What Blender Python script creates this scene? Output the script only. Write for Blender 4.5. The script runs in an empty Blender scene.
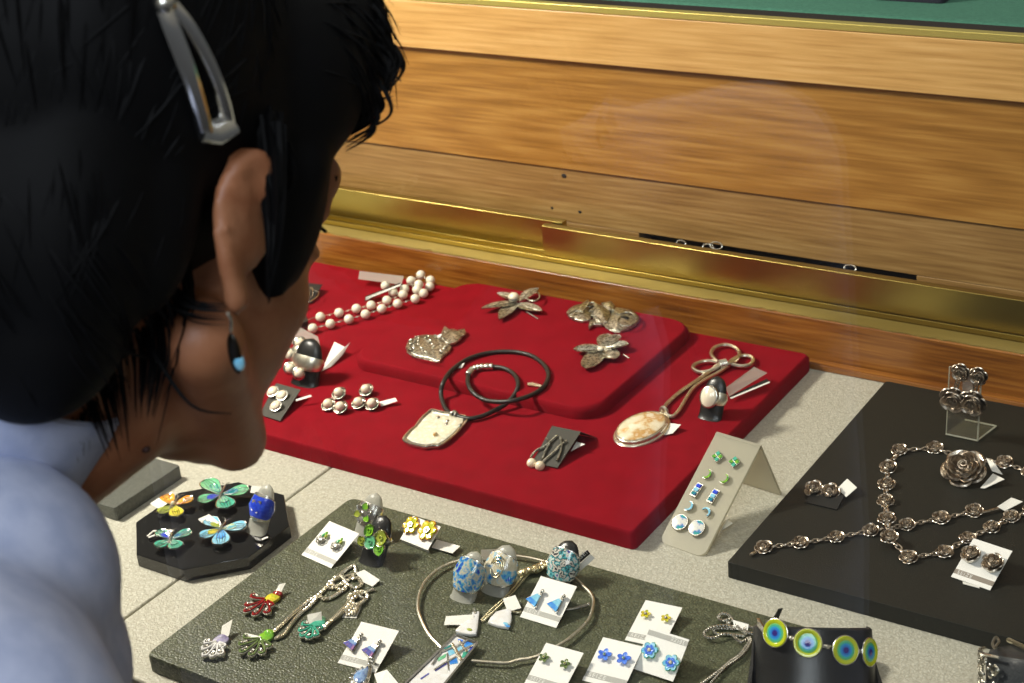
import bpy, bmesh, math, random
from mathutils import Vector as V, Matrix, Quaternion
from mathutils.bvhtree import BVHTree
random.seed(11)
sc = bpy.context.scene
COL = sc.collection
PI = math.pi

# ---------------------------------------------------------------- camera
PIT, ROL, YAW, FPX = math.radians(25.308), math.radians(5.335), math.radians(-35.341), 1567.4
CAMZ = 0.6
cy, sy = math.cos(YAW), math.sin(YAW)
FW = V((sy*math.cos(PIT), cy*math.cos(PIT), -math.sin(PIT)))
_r = V((cy, -sy, 0)); _d = FW.cross(_r)
RT = math.cos(ROL)*_r + math.sin(ROL)*_d
DN = -math.sin(ROL)*_r + math.cos(ROL)*_d
CP = V((0, 0, CAMZ))
def ray(u, v): return FW + RT*((u-512)/FPX) + DN*((v-341.5)/FPX)
def at(u, v, z=0.0):
    d = ray(u, v); return CP + d*((z-CAMZ)/d.z)
def aty(u, v, y):
    d = ray(u, v); return CP + d*(y/d.y)
def rdf(r, d, f): return CP + RT*r + DN*d + FW*f
def zm(x0, y0, s): return lambda x, y: (x0+x/s, y0+y/s)
cam = bpy.data.cameras.new('camera'); co = bpy.data.objects.new('camera', cam); COL.objects.link(co)
co.matrix_world = Matrix((( RT.x, -DN.x, -FW.x, 0), (RT.y, -DN.y, -FW.y, 0), (RT.z, -DN.z, -FW.z, CAMZ), (0, 0, 0, 1)))
cam.sensor_width = 36; cam.lens = FPX/1024*36; cam.clip_start = .01; cam.clip_end = 50
cam.dof.use_dof = True; cam.dof.focus_distance = 1.02; cam.dof.aperture_fstop = 17
sc.camera = co

# ---------------------------------------------------------------- materials
def lin(c):
    return tuple(((x/255)/12.92 if x/255 <= .04045 else ((x/255+.055)/1.055)**2.4) for x in c[:3]) + (1,)
def nt(name):
    m = bpy.data.materials.new(name); m.use_nodes = True
    t = m.node_tree; return m, t, t.nodes['Principled BSDF']
def N(t, k, **kw):
    n = t.nodes.new(k)
    for a, b in kw.items():
        if a in n.inputs: n.inputs[a].default_value = b
        else: setattr(n, a, b)
    return n
def ramp(t, stops):
    r = t.nodes.new('ShaderNodeValToRGB'); e = r.color_ramp.elements
    while len(e) < len(stops): e.new(.5)
    for i, (p, c) in enumerate(stops): e[i].position = p; e[i].color = lin(c)
    return r
def mat(name, c, rough=.5, metal=0, c2=None, nscale=200, bump=0, bscale=600, coat=0, sheen=0, stretch=None, lo=.35, hi=.65, detail=4, spec=None):
    m, t, b = nt(name)
    b.inputs['Base Color'].default_value = lin(c); b.inputs['Roughness'].default_value = rough; b.inputs['Metallic'].default_value = metal
    b.inputs['Coat Weight'].default_value = coat; b.inputs['Coat Roughness'].default_value = .08
    if spec is not None: b.inputs['Specular IOR Level'].default_value = spec
    if sheen:
        b.inputs['Sheen Weight'].default_value = sheen; b.inputs['Sheen Roughness'].default_value = .4; b.inputs['Sheen Tint'].default_value = lin(c)
    tc = N(t, 'ShaderNodeTexCoord'); src = tc.outputs['Object']
    if stretch:
        mp = N(t, 'ShaderNodeMapping'); mp.inputs['Scale'].default_value = stretch; t.links.new(src, mp.inputs[0]); src = mp.outputs[0]
    if c2:
        n = N(t, 'ShaderNodeTexNoise', Scale=nscale, Detail=detail); t.links.new(src, n.inputs['Vector'])
        cols = [c, c2] if not isinstance(c2, list) else [c]+c2
        k = len(cols)-1
        r = ramp(t, [(lo+(hi-lo)*i/k, x) for i, x in enumerate(cols)])
        t.links.new(n.outputs['Fac'], r.inputs[0]); t.links.new(r.outputs[0], b.inputs['Base Color'])
    if bump:
        n2 = N(t, 'ShaderNodeTexNoise', Scale=bscale, Detail=3); t.links.new(src, n2.inputs['Vector'])
        bp = N(t, 'ShaderNodeBump', Strength=bump, Distance=.001); t.links.new(n2.outputs['Fac'], bp.inputs['Height']); t.links.new(bp.outputs[0], b.inputs['Normal'])
    return m
def leather(name, c, c2, rough, cell=420, strength=.35, spec=.5):
    m, t, b = nt(name); b.inputs['Roughness'].default_value = rough; b.inputs['Specular IOR Level'].default_value = spec
    tc = N(t, 'ShaderNodeTexCoord')
    vo = N(t, 'ShaderNodeTexVoronoi', Scale=cell); vo.feature = 'DISTANCE_TO_EDGE'
    no = N(t, 'ShaderNodeTexNoise', Scale=cell*.8, Detail=3)
    mx = N(t, 'ShaderNodeMix'); mx.data_type = 'VECTOR'; mx.inputs['Factor'].default_value = .002
    t.links.new(tc.outputs['Object'], vo.inputs['Vector']); t.links.new(tc.outputs['Object'], no.inputs['Vector'])
    ad = N(t, 'ShaderNodeMath', operation='ADD'); t.links.new(vo.outputs['Distance'], ad.inputs[0]); t.links.new(no.outputs['Fac'], ad.inputs[1])
    r = ramp(t, [(.35, c), (.9, c2)]); t.links.new(ad.outputs[0], r.inputs[0]); t.links.new(r.outputs[0], b.inputs['Base Color'])
    bp = N(t, 'ShaderNodeBump', Strength=strength, Distance=.0008); t.links.new(ad.outputs[0], bp.inputs['Height']); t.links.new(bp.outputs[0], b.inputs['Normal'])
    return m
def wood(name, dark, mid, light, rough=.35, rings=14., fine=1., off=(0, 0, 0), figure=1.0, coat=.15, cathedral=None):
    m, t, b = nt(name); b.inputs['Roughness'].default_value = rough; b.inputs['Coat Weight'].default_value = coat; b.inputs['Coat Roughness'].default_value = .25
    tc = N(t, 'ShaderNodeTexCoord')
    m1 = N(t, 'ShaderNodeMapping'); m1.inputs['Scale'].default_value = (3.2, 9, 9); m1.inputs['Location'].default_value = off
    m2 = N(t, 'ShaderNodeMapping'); m2.inputs['Scale'].default_value = (14, 330, 330)
    t.links.new(tc.outputs['Object'], m1.inputs[0]); t.links.new(tc.outputs['Object'], m2.inputs[0])
    n1 = N(t, 'ShaderNodeTexNoise', Scale=1., Detail=1.5); t.links.new(m1.outputs[0], n1.inputs['Vector'])
    k = N(t, 'ShaderNodeMath', operation='MULTIPLY'); k.inputs[1].default_value = rings*6.28; t.links.new(n1.outputs['Fac'], k.inputs[0])
    s = N(t, 'ShaderNodeMath', operation='SINE'); t.links.new(k.outputs[0], s.inputs[0])
    n2 = N(t, 'ShaderNodeTexNoise', Scale=1.*fine, Detail=4); t.links.new(m2.outputs[0], n2.inputs['Vector'])
    if cathedral:
        m3 = N(t, 'ShaderNodeMapping'); m3.inputs['Location'].default_value = (cathedral[0], 0, cathedral[1]); m3.inputs['Scale'].default_value = (2.4, 0, 15)
        t.links.new(tc.outputs['Object'], m3.inputs[0])
        wv = N(t, 'ShaderNodeTexWave', Scale=1.5, Distortion=2.2, Detail=2.0); wv.wave_type = 'RINGS'; wv.rings_direction = 'Y'; wv.inputs['Detail Scale'].default_value = 1.2
        t.links.new(m3.outputs[0], wv.inputs['Vector'])
        s = N(t, 'ShaderNodeMath', operation='MULTIPLY_ADD'); s.inputs[1].default_value = 2; s.inputs[2].default_value = -1; t.links.new(wv.outputs['Fac'], s.inputs[0])
    s2 = N(t, 'ShaderNodeMath', operation='MULTIPLY_ADD'); s2.inputs[1].default_value = .13*figure; s2.inputs[2].default_value = 0.0; t.links.new(s.outputs[0], s2.inputs[0])
    ad = N(t, 'ShaderNodeMath', operation='ADD'); t.links.new(s2.outputs[0], ad.inputs[0]); t.links.new(n2.outputs['Fac'], ad.inputs[1])
    r = ramp(t, [(.28, dark), (.5, mid), (.74, light)]); t.links.new(ad.outputs[0], r.inputs[0]); t.links.new(r.outputs[0], b.inputs['Base Color'])
    bp = N(t, 'ShaderNodeBump', Strength=.12, Distance=.0006); t.links.new(n2.outputs['Fac'], bp.inputs['Height']); t.links.new(bp.outputs[0], b.inputs['Normal'])
    return m
def clear(name, tint=(235, 240, 238), ior=1.45, haze=0.0, hazecol=(230, 230, 225), rough=.02, alpha_edge=0.0):
    """thin-walled clear sheet: lets light straight through, reflects by Fresnel, may carry a milky diffuse share"""
    m = bpy.data.materials.new(name); m.use_nodes = True; t = m.node_tree; t.nodes.clear()
    out = N(t, 'ShaderNodeOutputMaterial'); tr = N(t, 'ShaderNodeBsdfTransparent'); tr.inputs[0].default_value = lin(tint)
    gl = N(t, 'ShaderNodeBsdfGlossy'); gl.inputs['Roughness'].default_value = rough; gl.inputs[0].default_value = (1, 1, 1, 1)
    lw = N(t, 'ShaderNodeLayerWeight', Blend=.5); pw = N(t, 'ShaderNodeMath', operation='POWER'); pw.inputs[1].default_value = 5; t.links.new(lw.outputs['Facing'], pw.inputs[0])
    f0 = ((ior-1)/(ior+1))**2; fr = N(t, 'ShaderNodeMath', operation='MULTIPLY_ADD'); fr.inputs[1].default_value = 1-f0; fr.inputs[2].default_value = f0; t.links.new(pw.outputs[0], fr.inputs[0])
    mx = N(t, 'ShaderNodeMixShader')
    base = tr.outputs[0]
    if haze:
        df = N(t, 'ShaderNodeBsdfDiffuse'); df.inputs[0].default_value = lin(hazecol)
        tl = N(t, 'ShaderNodeBsdfTranslucent'); tl.inputs[0].default_value = lin(hazecol)
        m2 = N(t, 'ShaderNodeMixShader'); m2.inputs[0].default_value = .45; t.links.new(df.outputs[0], m2.inputs[1]); t.links.new(tl.outputs[0], m2.inputs[2])
        m3 = N(t, 'ShaderNodeMixShader'); m3.inputs[0].default_value = haze; t.links.new(tr.outputs[0], m3.inputs[1]); t.links.new(m2.outputs[0], m3.inputs[2])
        base = m3.outputs[0]
    t.links.new(fr.outputs[0], mx.inputs[0]); t.links.new(base, mx.inputs[1]); t.links.new(gl.outputs[0], mx.inputs[2]); t.links.new(mx.outputs[0], out.inputs[0])
    return m
def rings_mat(name, stops, rmax):
    """concentric coloured enamel rings about the object's own origin"""
    m, t, b = nt(name); b.inputs['Roughness'].default_value = .15; b.inputs['Coat Weight'].default_value = .6
    tc = N(t, 'ShaderNodeTexCoord'); sx = N(t, 'ShaderNodeSeparateXYZ'); t.links.new(tc.outputs['Object'], sx.inputs[0])
    cx = N(t, 'ShaderNodeCombineXYZ'); t.links.new(sx.outputs[0], cx.inputs[0]); t.links.new(sx.outputs[1], cx.inputs[1])
    ln = N(t, 'ShaderNodeVectorMath', operation='LENGTH'); t.links.new(cx.outputs[0], ln.inputs[0])
    dv = N(t, 'ShaderNodeMath', operation='DIVIDE'); dv.inputs[1].default_value = rmax; t.links.new(ln.outputs['Value'], dv.inputs[0])
    r = ramp(t, stops); t.links.new(dv.outputs[0], r.inputs[0]); t.links.new(r.outputs[0], b.inputs['Base Color'])
    return m

M = {}
M['velvet'] = mat('red_velvet', (122, 3, 18), .85, c2=(132, 5, 22), nscale=55, bump=.25, bscale=2600, sheen=.25, spec=.12)
M['floor'] = leather('white_leatherette', (162, 159, 143), (194, 191, 176), .5, 400, .7)
M['green'] = leather('dark_green_leatherette', (52, 56, 38), (90, 94, 70), .46, 440, .8)
M['charcoal'] = leather('charcoal_leatherette', (24, 24, 19), (32, 32, 26), .55, 700, .25, .35)
M['greyboard'] = leather('grey_leatherette', (70, 72, 66), (92, 94, 86), .45, 600, .3)
M['black_gloss'] = mat('black_acrylic', (9, 8, 8), .07, spec=.5, coat=.3)
M['wood_up'] = wood('oak_board', (138, 94, 34), (158, 110, 46), (176, 130, 62), .4, 10, 1., (3, 1, 2), .6, .15, (1.45, -2.3))
M['wood_top'] = wood('lit_oak_rail', (184, 138, 76), (204, 158, 92), (218, 174, 110), .45, 7, 1., (7, 4, 1), .25)  # paler than the oak board: light caught by the face put into the colour
M['wood_low'] = wood('grey_oak_rail', (126, 92, 48), (148, 112, 62), (168, 134, 82), .45, 6, 1.1, (1, 8, 3), .3)
M['wood_sill'] = wood('red_oak_sill', (98, 54, 14), (132, 80, 26), (158, 104, 42), .32, 6, 1., (5, 2, 9), .4, .3)
M['sill_top'] = mat('worn_brass_strip', (136, 118, 62), .42, .4, c2=(170, 152, 92), nscale=30, bump=.15, bscale=400, stretch=(.2, 1, 1))
M['brass'] = mat('brass', (176, 158, 88), .32, 1., c2=(160, 140, 76), nscale=8, stretch=(1, 3, 3), bump=.03, bscale=60)
M['brass_dark'] = mat('dull_brass', (120, 104, 52), .4, 1.)
M['brass_edge'] = mat('bright_brass_edging', (214, 196, 110), .4, .7)
M['slot'] = mat('dark_slot', (24, 16, 8), .7)
M['cloth_green'] = mat('green_baize', (52, 104, 86), .9, c2=(62, 116, 96), nscale=400, sheen=.2)
M['navy'] = mat('navy_leather', (24, 24, 40), .5)
M['silver'] = mat('silver', (222, 220, 212), .27, 1., c2=(196, 192, 180), nscale=500)
M['chrome'] = mat('polished_steel', (236, 236, 234), .14, 1.)
M['pewter'] = mat('antique_silver', (228, 224, 210), .32, 1., c2=(118, 114, 98), nscale=420, bump=.5, bscale=700)
M['oxid'] = mat('oxidised_silver', (228, 216, 200), .30, 1., c2=(112, 100, 86), nscale=330, bump=.2, bscale=500, lo=.35, hi=.7)
M['dark_inlay'] = mat('blackened_silver', (30, 26, 18), .3, .6)
M['gold'] = mat('pale_gold', (222, 212, 178), .3, 1.)
M['white_gold'] = mat('champagne_metal', (236, 230, 214), .32, 1., c2=(212, 204, 182), nscale=300)
M['pearl'] = mat('cream_pearl', (236, 222, 192), .18, coat=.8, spec=.6, c2=(240, 228, 204), nscale=60)
M['pearl_white'] = mat('white_pearl', (228, 222, 200), .16, coat=.8, spec=.6)
M['mop'] = mat('mother_of_pearl', (236, 232, 212), .2, c2=[(214, 208, 180), (246, 244, 230)], nscale=180, coat=.5)
M['agate'] = mat('cream_agate', (232, 222, 196), .14, c2=[(222, 206, 170), (196, 146, 70), (234, 222, 196)], nscale=95, coat=.7, lo=.4, hi=.68)
M['ivory'] = mat('ivory_stone', (238, 228, 204), .14, coat=.7)
M['cord'] = mat('black_leather_cord', (30, 27, 22), .42, bump=.3, bscale=900)
M['card_white'] = mat('white_card', (236, 234, 228), .6)
M['card_grey'] = mat('dark_grey_card', (62, 60, 52), .6, bump=.2, bscale=2000)
M['card_black'] = mat('black_card', (22, 21, 18), .5)
M['strip'] = mat('grey_print', (172, 171, 164), .6)
M['strip_brown'] = mat('taupe_print', (140, 130, 118), .6)
M['letter'] = mat('white_print', (226, 225, 220), .6)
M['letter_dark'] = mat('grey_ink', (120, 118, 112), .6)
M['tag'] = mat('white_paper', (232, 230, 222), .65)
M['film'] = clear('clear_film', (232, 226, 216), 1.5, .42, (225, 222, 214), .15)
M['frost'] = clear('frosted_acrylic', (225, 222, 208), 1.3, .62, (226, 222, 204), .35)
M['frost2'] = clear('frosted_plastic', (225, 226, 220), 1.35, .68, (222, 222, 212), .3)
M['acryl'] = clear('clear_acrylic', (250, 251, 248), 1.45, .03, (240, 240, 230), .03)
M['acryl_edge'] = clear('acrylic_edge_glint', (240, 240, 230), 1.5, .55, (236, 236, 222), .1)  # milky white colour stands in for the glimmer along clear acrylic edges
M['holder'] = mat('black_ring_holder', (24, 24, 23), .32, bump=.1, bscale=800)
M['glass'] = clear('window_glass', (250, 250, 248), 1.5)
M['skin'] = mat('skin', (164, 108, 74), .5, c2=[(148, 92, 60), (170, 116, 82)], nscale=30, bump=.12, bscale=500)
M['hair'] = mat('black_hair', (5, 5, 6), .65, spec=.12)
M['shirt'] = mat('pale_blue_cotton', (164, 174, 204), .85, c2=(182, 190, 216), nscale=90, bump=.3, bscale=1800, sheen=.2)
M['trouser'] = mat('dark_trousers', (34, 36, 46), .85)
M['mole'] = mat('mole', (60, 30, 22), .6)
M['eye_white'] = mat('eye_white', (222, 216, 208), .2); M['iris'] = mat('dark_iris', (24, 15, 10), .1)
M['lip'] = mat('lips', (150, 74, 66), .45)
def en(name, *cs, scale=260, lo=.36, hi=.64):
    M[name] = mat(name, cs[0], .14, c2=list(cs[1:]) if len(cs) > 1 else None, nscale=scale, coat=.7, lo=lo, hi=hi)
en('en_teal', (18, 110, 120), (40, 160, 140), (150, 205, 160), (30, 70, 170))
en('en_teal_deep', (16, 96, 110), (30, 140, 150), (24, 60, 150))
en('en_yellow', (206, 190, 30), (232, 214, 60), (180, 190, 40)); en('en_orange', (214, 120, 20), (232, 160, 30), (220, 190, 50))
en('en_cyan_yellow', (90, 170, 190), (150, 200, 190), (220, 214, 60), (90, 150, 200), scale=180)
en('en_blue', (22, 50, 190), (40, 80, 220), scale=500); en('en_sky', (40, 120, 220), (100, 180, 235), scale=200); en('en_aqua', (110, 190, 225), (160, 215, 235))
en('en_cornflower', (60, 110, 225), (90, 140, 240)); en('en_green', (50, 140, 40), (150, 180, 40)); en('en_lime', (140, 195, 40), (110, 180, 50)); en('en_jade', (40, 150, 125), (90, 190, 160))
en('en_moss', (90, 110, 60), (120, 140, 80)); en('en_red', (170, 20, 18), (120, 14, 14)); en('en_lilac', (190, 186, 204), (150, 140, 186)); en('en_mint', (130, 200, 160), (90, 180, 120)); en('en_olive', (150, 165, 50), (176, 186, 70))
en('en_mosaic', (36, 40, 170), (60, 150, 205), (206, 196, 168), (60, 160, 190), (40, 60, 200), scale=190, lo=.34, hi=.66)
en('en_mosaic_pale', (40, 100, 220), (90, 180, 220), (222, 214, 192), (204, 194, 164), (226, 220, 200), (60, 150, 215), scale=120, lo=.34, hi=.68)
en('en_mosaic_leaf', (16, 18, 40), (228, 224, 210), (22, 24, 40), (60, 170, 180), (228, 224, 210), (40, 50, 150), scale=230, lo=.34, hi=.68)
en('en_violet', (120, 110, 190), (70, 80, 160), (170, 120, 160), scale=220); en('en_bluegrey', (110, 150, 205), (150, 180, 220), (90, 120, 190), scale=200)
en('gem_green', (30, 130, 60), (150, 200, 40)); en('en_white', (228, 226, 222), (238, 238, 240))
en('en_pastel', (238, 238, 244), (70, 190, 200), (60, 110, 220), (240, 240, 244), scale=120, lo=.35, hi=.62)
M['disc'] = rings_mat('peacock_enamel', [(0, (60, 40, 120)), (.2, (60, 50, 140)), (.24, (40, 110, 200)), (.45, (60, 160, 215)), (.5, (60, 180, 165)), (.68, (110, 190, 110)), (.74, (188, 200, 30)), (1, (196, 206, 40))], .0078)
M['moonface'] = mat('silver_blue_face', (214, 214, 206), .2, c2=[(214, 214, 206), (40, 110, 190), (60, 160, 150)], nscale=140, coat=.6, lo=.42, hi=.62)

# ---------------------------------------------------------------- mesh builder
class MB:
    def __init__(s): s.v = []; s.f = []
    def add(s, vs, fs, T=None):
        k = len(s.v); s.v += [(T @ V(p)) if T is not None else V(p) for p in vs]; s.f += [tuple(i+k for i in q) for q in fs]; return s
    def box(s, c, d, T=None):
        a, b, e = d[0]/2, d[1]/2, d[2]/2
        vs = [(c[0]+x*a, c[1]+y*b, c[2]+z*e) for z in (-1, 1) for y in (-1, 1) for x in (-1, 1)]
        return s.add(vs, [(0, 2, 3, 1), (4, 5, 7, 6), (0, 1, 5, 4), (2, 6, 7, 3), (0, 4, 6, 2), (1, 3, 7, 5)], T)
    def ell(s, c, r, T=None, nu=16, nv=10):
        if not hasattr(r, '__len__'): r = (r, r, r)
        vs = [(c[0], c[1], c[2]+r[2])]
        for j in range(1, nv):
            t = PI*j/nv
            for i in range(nu):
                p = 2*PI*i/nu; vs.append((c[0]+r[0]*math.sin(t)*math.cos(p), c[1]+r[1]*math.sin(t)*math.sin(p), c[2]+r[2]*math.cos(t)))
        vs.append((c[0], c[1], c[2]-r[2])); L = len(vs)-1; fs = []
        for i in range(nu):
            j = (i+1) % nu; fs.append((0, 1+i, 1+j)); fs.append((L, L-nu+j, L-nu+i))
            for q in range(nv-2): a = 1+q*nu; fs.append((a+i, a+nu+i, a+nu+j, a+j))
        return s.add(vs, fs, T)
    def tube(s, pts, r, n=8, closed=False, T=None, flat=1.0, up=None):
        pts = [V(p) for p in pts]; m = len(pts)
        if not hasattr(r, '__len__'): r = [r]*m
        vs = []; fs = []; nrm = None
        for i in range(m):
            a = pts[(i-1) % m] if closed else pts[max(0, i-1)]; b = pts[(i+1) % m] if closed else pts[min(m-1, i+1)]
            tg = (b-a)
            tg = tg.normalized() if tg.length > 1e-12 else V((0, 0, 1))
            if up is not None: nrm = V(up)
            elif nrm is None: nrm = V((0, 0, 1)) if abs(tg.z) < .9 else V((1, 0, 0))
            nrm = nrm - tg*nrm.dot(tg)
            nrm = nrm.normalized() if nrm.length > 1e-9 else tg.orthogonal().normalized()
            bn = tg.cross(nrm)
            for k in range(n):
                p = 2*PI*k/n; vs.append(pts[i] + bn*(r[i]*math.cos(p)) + nrm*(r[i]*flat*math.sin(p)))
        for i in range(m if closed else m-1):
            j = (i+1) % m
            for k in range(n): l = (k+1) % n; fs.append((i*n+k, i*n+l, j*n+l, j*n+k))
        if not closed: fs.append(tuple(range(n-1, -1, -1))); fs.append(tuple(range((m-1)*n, m*n)))
        return s.add(vs, fs, T)
    def torus(s, c, R, r, T=None, n=24, k=8, sq=(1, 1)):
        return s.tube([(c[0]+R*sq[0]*math.cos(2*PI*i/n), c[1]+R*sq[1]*math.sin(2*PI*i/n), c[2]) for i in range(n)], r, k, True, T)
    def lathe(s, prof, T=None, n=24):
        vs = []; fs = []
        for (r, z) in prof:
            for i in range(n): p = 2*PI*i/n; vs.append((r*math.cos(p), r*math.sin(p), z))
        for j in range(len(prof)-1):
            for i in range(n): l = (i+1) % n; fs.append((j*n+i, j*n+l, (j+1)*n+l, (j+1)*n+i))
        fs.append(tuple(range(n-1, -1, -1))); fs.append(tuple(range((len(prof)-1)*n, len(prof)*n)))
        return s.add(vs, fs, T)
    def prism(s, out, z0, z1, bev=0.0, dome=0.0, T=None, rings=3):
        """solid slab over a 2-D outline (star-shaped about its centroid), bevelled or domed on top"""
        out = [(p[0], p[1]) for p in out]
        ar = sum(out[i][0]*out[(i+1) % len(out)][1]-out[(i+1) % len(out)][0]*out[i][1] for i in range(len(out)))
        if ar < 0: out = out[::-1]
        n = len(out); cx = sum(p[0] for p in out)/n; cy_ = sum(p[1] for p in out)/n
        rad = sum(math.hypot(p[0]-cx, p[1]-cy_) for p in out)/n
        vs = [(x, y, z0) for x, y in out]; lay = [(1.0, z1-bev)]
        if bev: lay.append((1-bev/rad*.5, z1-bev*.3)); lay.append((1-bev/rad, z1))
        if dome:
            k0 = lay[-1][0]
            for q in range(1, rings+1):
                a = q/(rings+.35); lay.append((k0*(1-a), z1+dome*math.sin(a*PI/2)))
        for (k, z) in lay: vs += [(cx+(x-cx)*k, cy_+(y-cy_)*k, z) for x, y in out]
        fs = [tuple(range(n-1, -1, -1))]
        for q in range(len(lay)):
            for i in range(n): j = (i+1) % n; fs.append((q*n+i, q*n+j, (q+1)*n+j, (q+1)*n+i))
        fs.append(tuple(range(len(lay)*n, (len(lay)+1)*n)))
        return s.add(vs, fs, T)
    def slab(s, P, th, nrm=None):
        """plate of thickness th through any planar ring of 3-D points (top face given)"""
        P = [V(p) for p in P]
        if nrm is None:
            nrm = (P[1]-P[0]).cross(P[2]-P[1]).normalized()
            if nrm.dot(CP-P[0]) < 0: P = P[::-1]; nrm = -nrm
        n = len(P); vs = P + [p-nrm*th for p in P]
        fs = [tuple(range(n)), tuple(range(2*n-1, n-1, -1))]+[(i, i+n, (i+1) % n+n, (i+1) % n) for i in range(n)]
        return s.add(vs, fs)
    def petal(s, base, tip, w, z, lift=.002, cup=.0015, th=.0005, n=9, m=6, shape=1.0, T=None, blunt=0.75):
        """curved leaf: base/tip are 2-D (or 3-D) points; arched along its length and cupped across"""
        b = V((base[0], base[1], z)); t = V((tip[0], tip[1], z)); ax = t-b; L = ax.length; ax.normalize(); side = V((-ax.y, ax.x, 0))
        vs = []; fs = []
        for lay in (0, 1):
            for i in range(n+1):
                a = i/n; wd = w*(math.sin(PI*min(1, a**shape*0.98+.02)))**blunt+.00006
                for j in range(m+1):
                    c = (j/m-.5)*2; p = b+ax*(L*a)+side*(wd*c/2); h = lift*math.sin(a*PI*.62)+cup*c*c+.00025*math.exp(-(c/.12)**2)
                    vs.append(p+V((0, 0, h-(th if lay else 0))))
        W = m+1; K = (n+1)*W
        for i in range(n):
            for j in range(m):
                a = i*W+j; fs.append((a, a+W, a+W+1, a+1)); fs.append((K+a, K+a+1, K+a+W+1, K+a+W))
        rim = [j for j in range(W)]+[i*W+m for i in range(1, n+1)]+[n*W+j for j in range(m-1, -1, -1)]+[i*W for i in range(n-1, 0, -1)]
        for q in range(len(rim)): a, b2 = rim[q], rim[(q+1) % len(rim)]; fs.append((a, b2, K+b2, K+a))
        return s.add(vs, fs, T)
    def build(s, name, m, parent=None, local=False, smooth=True, ang=38):
        me = bpy.data.meshes.new(name)
        inv = None
        if parent is not None and not local: inv = ROOT[parent.name].inverted()
        me.from_pydata([tuple((inv @ p) if inv is not None else p) for p in s.v], [], s.f); me.update()
        bm = bmesh.new(); bm.from_mesh(me); bmesh.ops.recalc_face_normals(bm, faces=bm.faces); bm.to_mesh(me); bm.free()
        return link(name, me, m, parent, smooth, ang)
ROOT = {}
def link(name, me, m, parent=None, smooth=True, ang=38):
    o = bpy.data.objects.new(name, me); COL.objects.link(o)
    if m is not None and len(me.materials) == 0: me.materials.append(m if not isinstance(m, str) else M[m])
    if smooth:
        me.polygons.foreach_set('use_smooth', [True]*len(me.polygons)); me.set_sharp_from_angle(angle=math.radians(ang))
    if parent is not None:
        o.parent = parent; ROOT[o.name] = ROOT[parent.name]
    else: ROOT[o.name] = Matrix.Identity(4)
    return o
def thing(name, label, cat, T, group=None):
    o = bpy.data.objects.new(name, None); COL.objects.link(o); o.empty_display_size = .01
    if not isinstance(T, Matrix): T = Matrix.Translation(V(T))
    o.matrix_world = T; ROOT[o.name] = T.copy()
    tag(o, label, cat, group); return o
def tag(o, label, cat, group=None):
    o['label'] = label; o['category'] = cat
    if group: o['group'] = group
    return o
def struct(o): o['kind'] = 'structure'; return o
def child_at(name, me, m, parent, loc, rot=None, sca=1.0):
    """a part that shares its mesh with its repeats; loc in world space"""
    o = bpy.data.objects.new(name, me); COL.objects.link(o)
    if m is not None and len(me.materials) == 0: me.materials.append(M[m])
    o.parent = parent; T = ROOT[parent.name].inverted() @ (Matrix.Translation(V(loc)) @ (rot.to_4x4() if rot is not None else Matrix.Identity(4)) @ Matrix.Scale(sca, 4))
    o.matrix_local = T; ROOT[o.name] = ROOT[parent.name] @ T
    return o
def mesh_of(mb, name, m):
    o = mb.build(name, M[m]); me = o.data; COL.objects.unlink(o); bpy.data.objects.remove(o); return me
def spl(P, k=8, closed=False):
    P = [V(p) for p in P]; n = len(P); out = []
    g = (lambda i: P[i % n]) if closed else (lambda i: P[max(0, min(n-1, i))])
    for i in range(n if closed else n-1):
        a, b, c, d = g(i-1), g(i), g(i+1), g(i+2)
        for q in range(k):
            t = q/k; out.append(.5*((2*b)+(c-a)*t+(2*a-5*b+4*c-d)*t*t+(3*b-a-3*c+d)*t**3))
    if not closed: out.append(P[-1])
    return out
def resample(P, step):
    out = [P[0]]; acc = 0
    for i in range(1, len(P)):
        a, b = P[i-1], P[i]; L = (b-a).length
        if L < 1e-9: continue
        d = step-acc
        while d <= L: out.append(a+(b-a)*(d/L)); d += step
        acc = (acc+L) % step if True else 0
    out.append(P[-1]); return out
def chain_path(Z, pts, z, lift=None, k=8):
    P = []
    for i, p in enumerate(pts):
        zz = z+(p[2] if len(p) > 2 else 0); P.append(at(*Z(p[0], p[1]), zz))
    return spl(P, k)
def bead_tube(mb, P, r, pitch, n=6, amp=.35):
    P = resample(P, pitch/3.0)
    return mb.tube(P, [r*(1-amp+amp*2*abs(math.sin(i*PI/3.0))*.8) for i in range(len(P))], n)
def rope(mb, P, r, pitch):
    P = resample(P, pitch/7.0); m = len(P)
    for ph in (0, PI):
        Q = []
        for i in range(m):
            tg = (P[min(m-1, i+1)]-P[max(0, i-1)])
            tg = tg.normalized() if tg.length > 1e-9 else V((1, 0, 0))
            a = tg.cross(V((0, 0, 1))); a = a.normalized() if a.length > 1e-6 else V((1, 0, 0)); b = a.cross(tg)
            w = ph+2*PI*i/7.0; Q.append(P[i]+(a*math.cos(w)+b*math.sin(w))*r*.55)
        mb.tube(Q, r*.55, 5)
def worldquad(Z, pts, z):
    return [at(*Z(p[0], p[1]), z+(p[2] if len(p) > 2 else 0)) for p in pts]
def tag_plate(parent, Z, pts, z, m='tag', name='price_tag', th=.0004):
    return MB().slab(worldquad(Z, pts, z), th).build(name, M[m], parent, smooth=False)
def frame_from(o, xdir, up):
    x = V(xdir).normalized(); zz = V(up); zz = (zz-x*zz.dot(x)).normalized(); y = zz.cross(x)
    return Matrix(((x.x, y.x, zz.x, o.x), (x.y, y.y, zz.y, o.y), (x.z, y.z, zz.z, o.z), (0, 0, 0, 1)))
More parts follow.
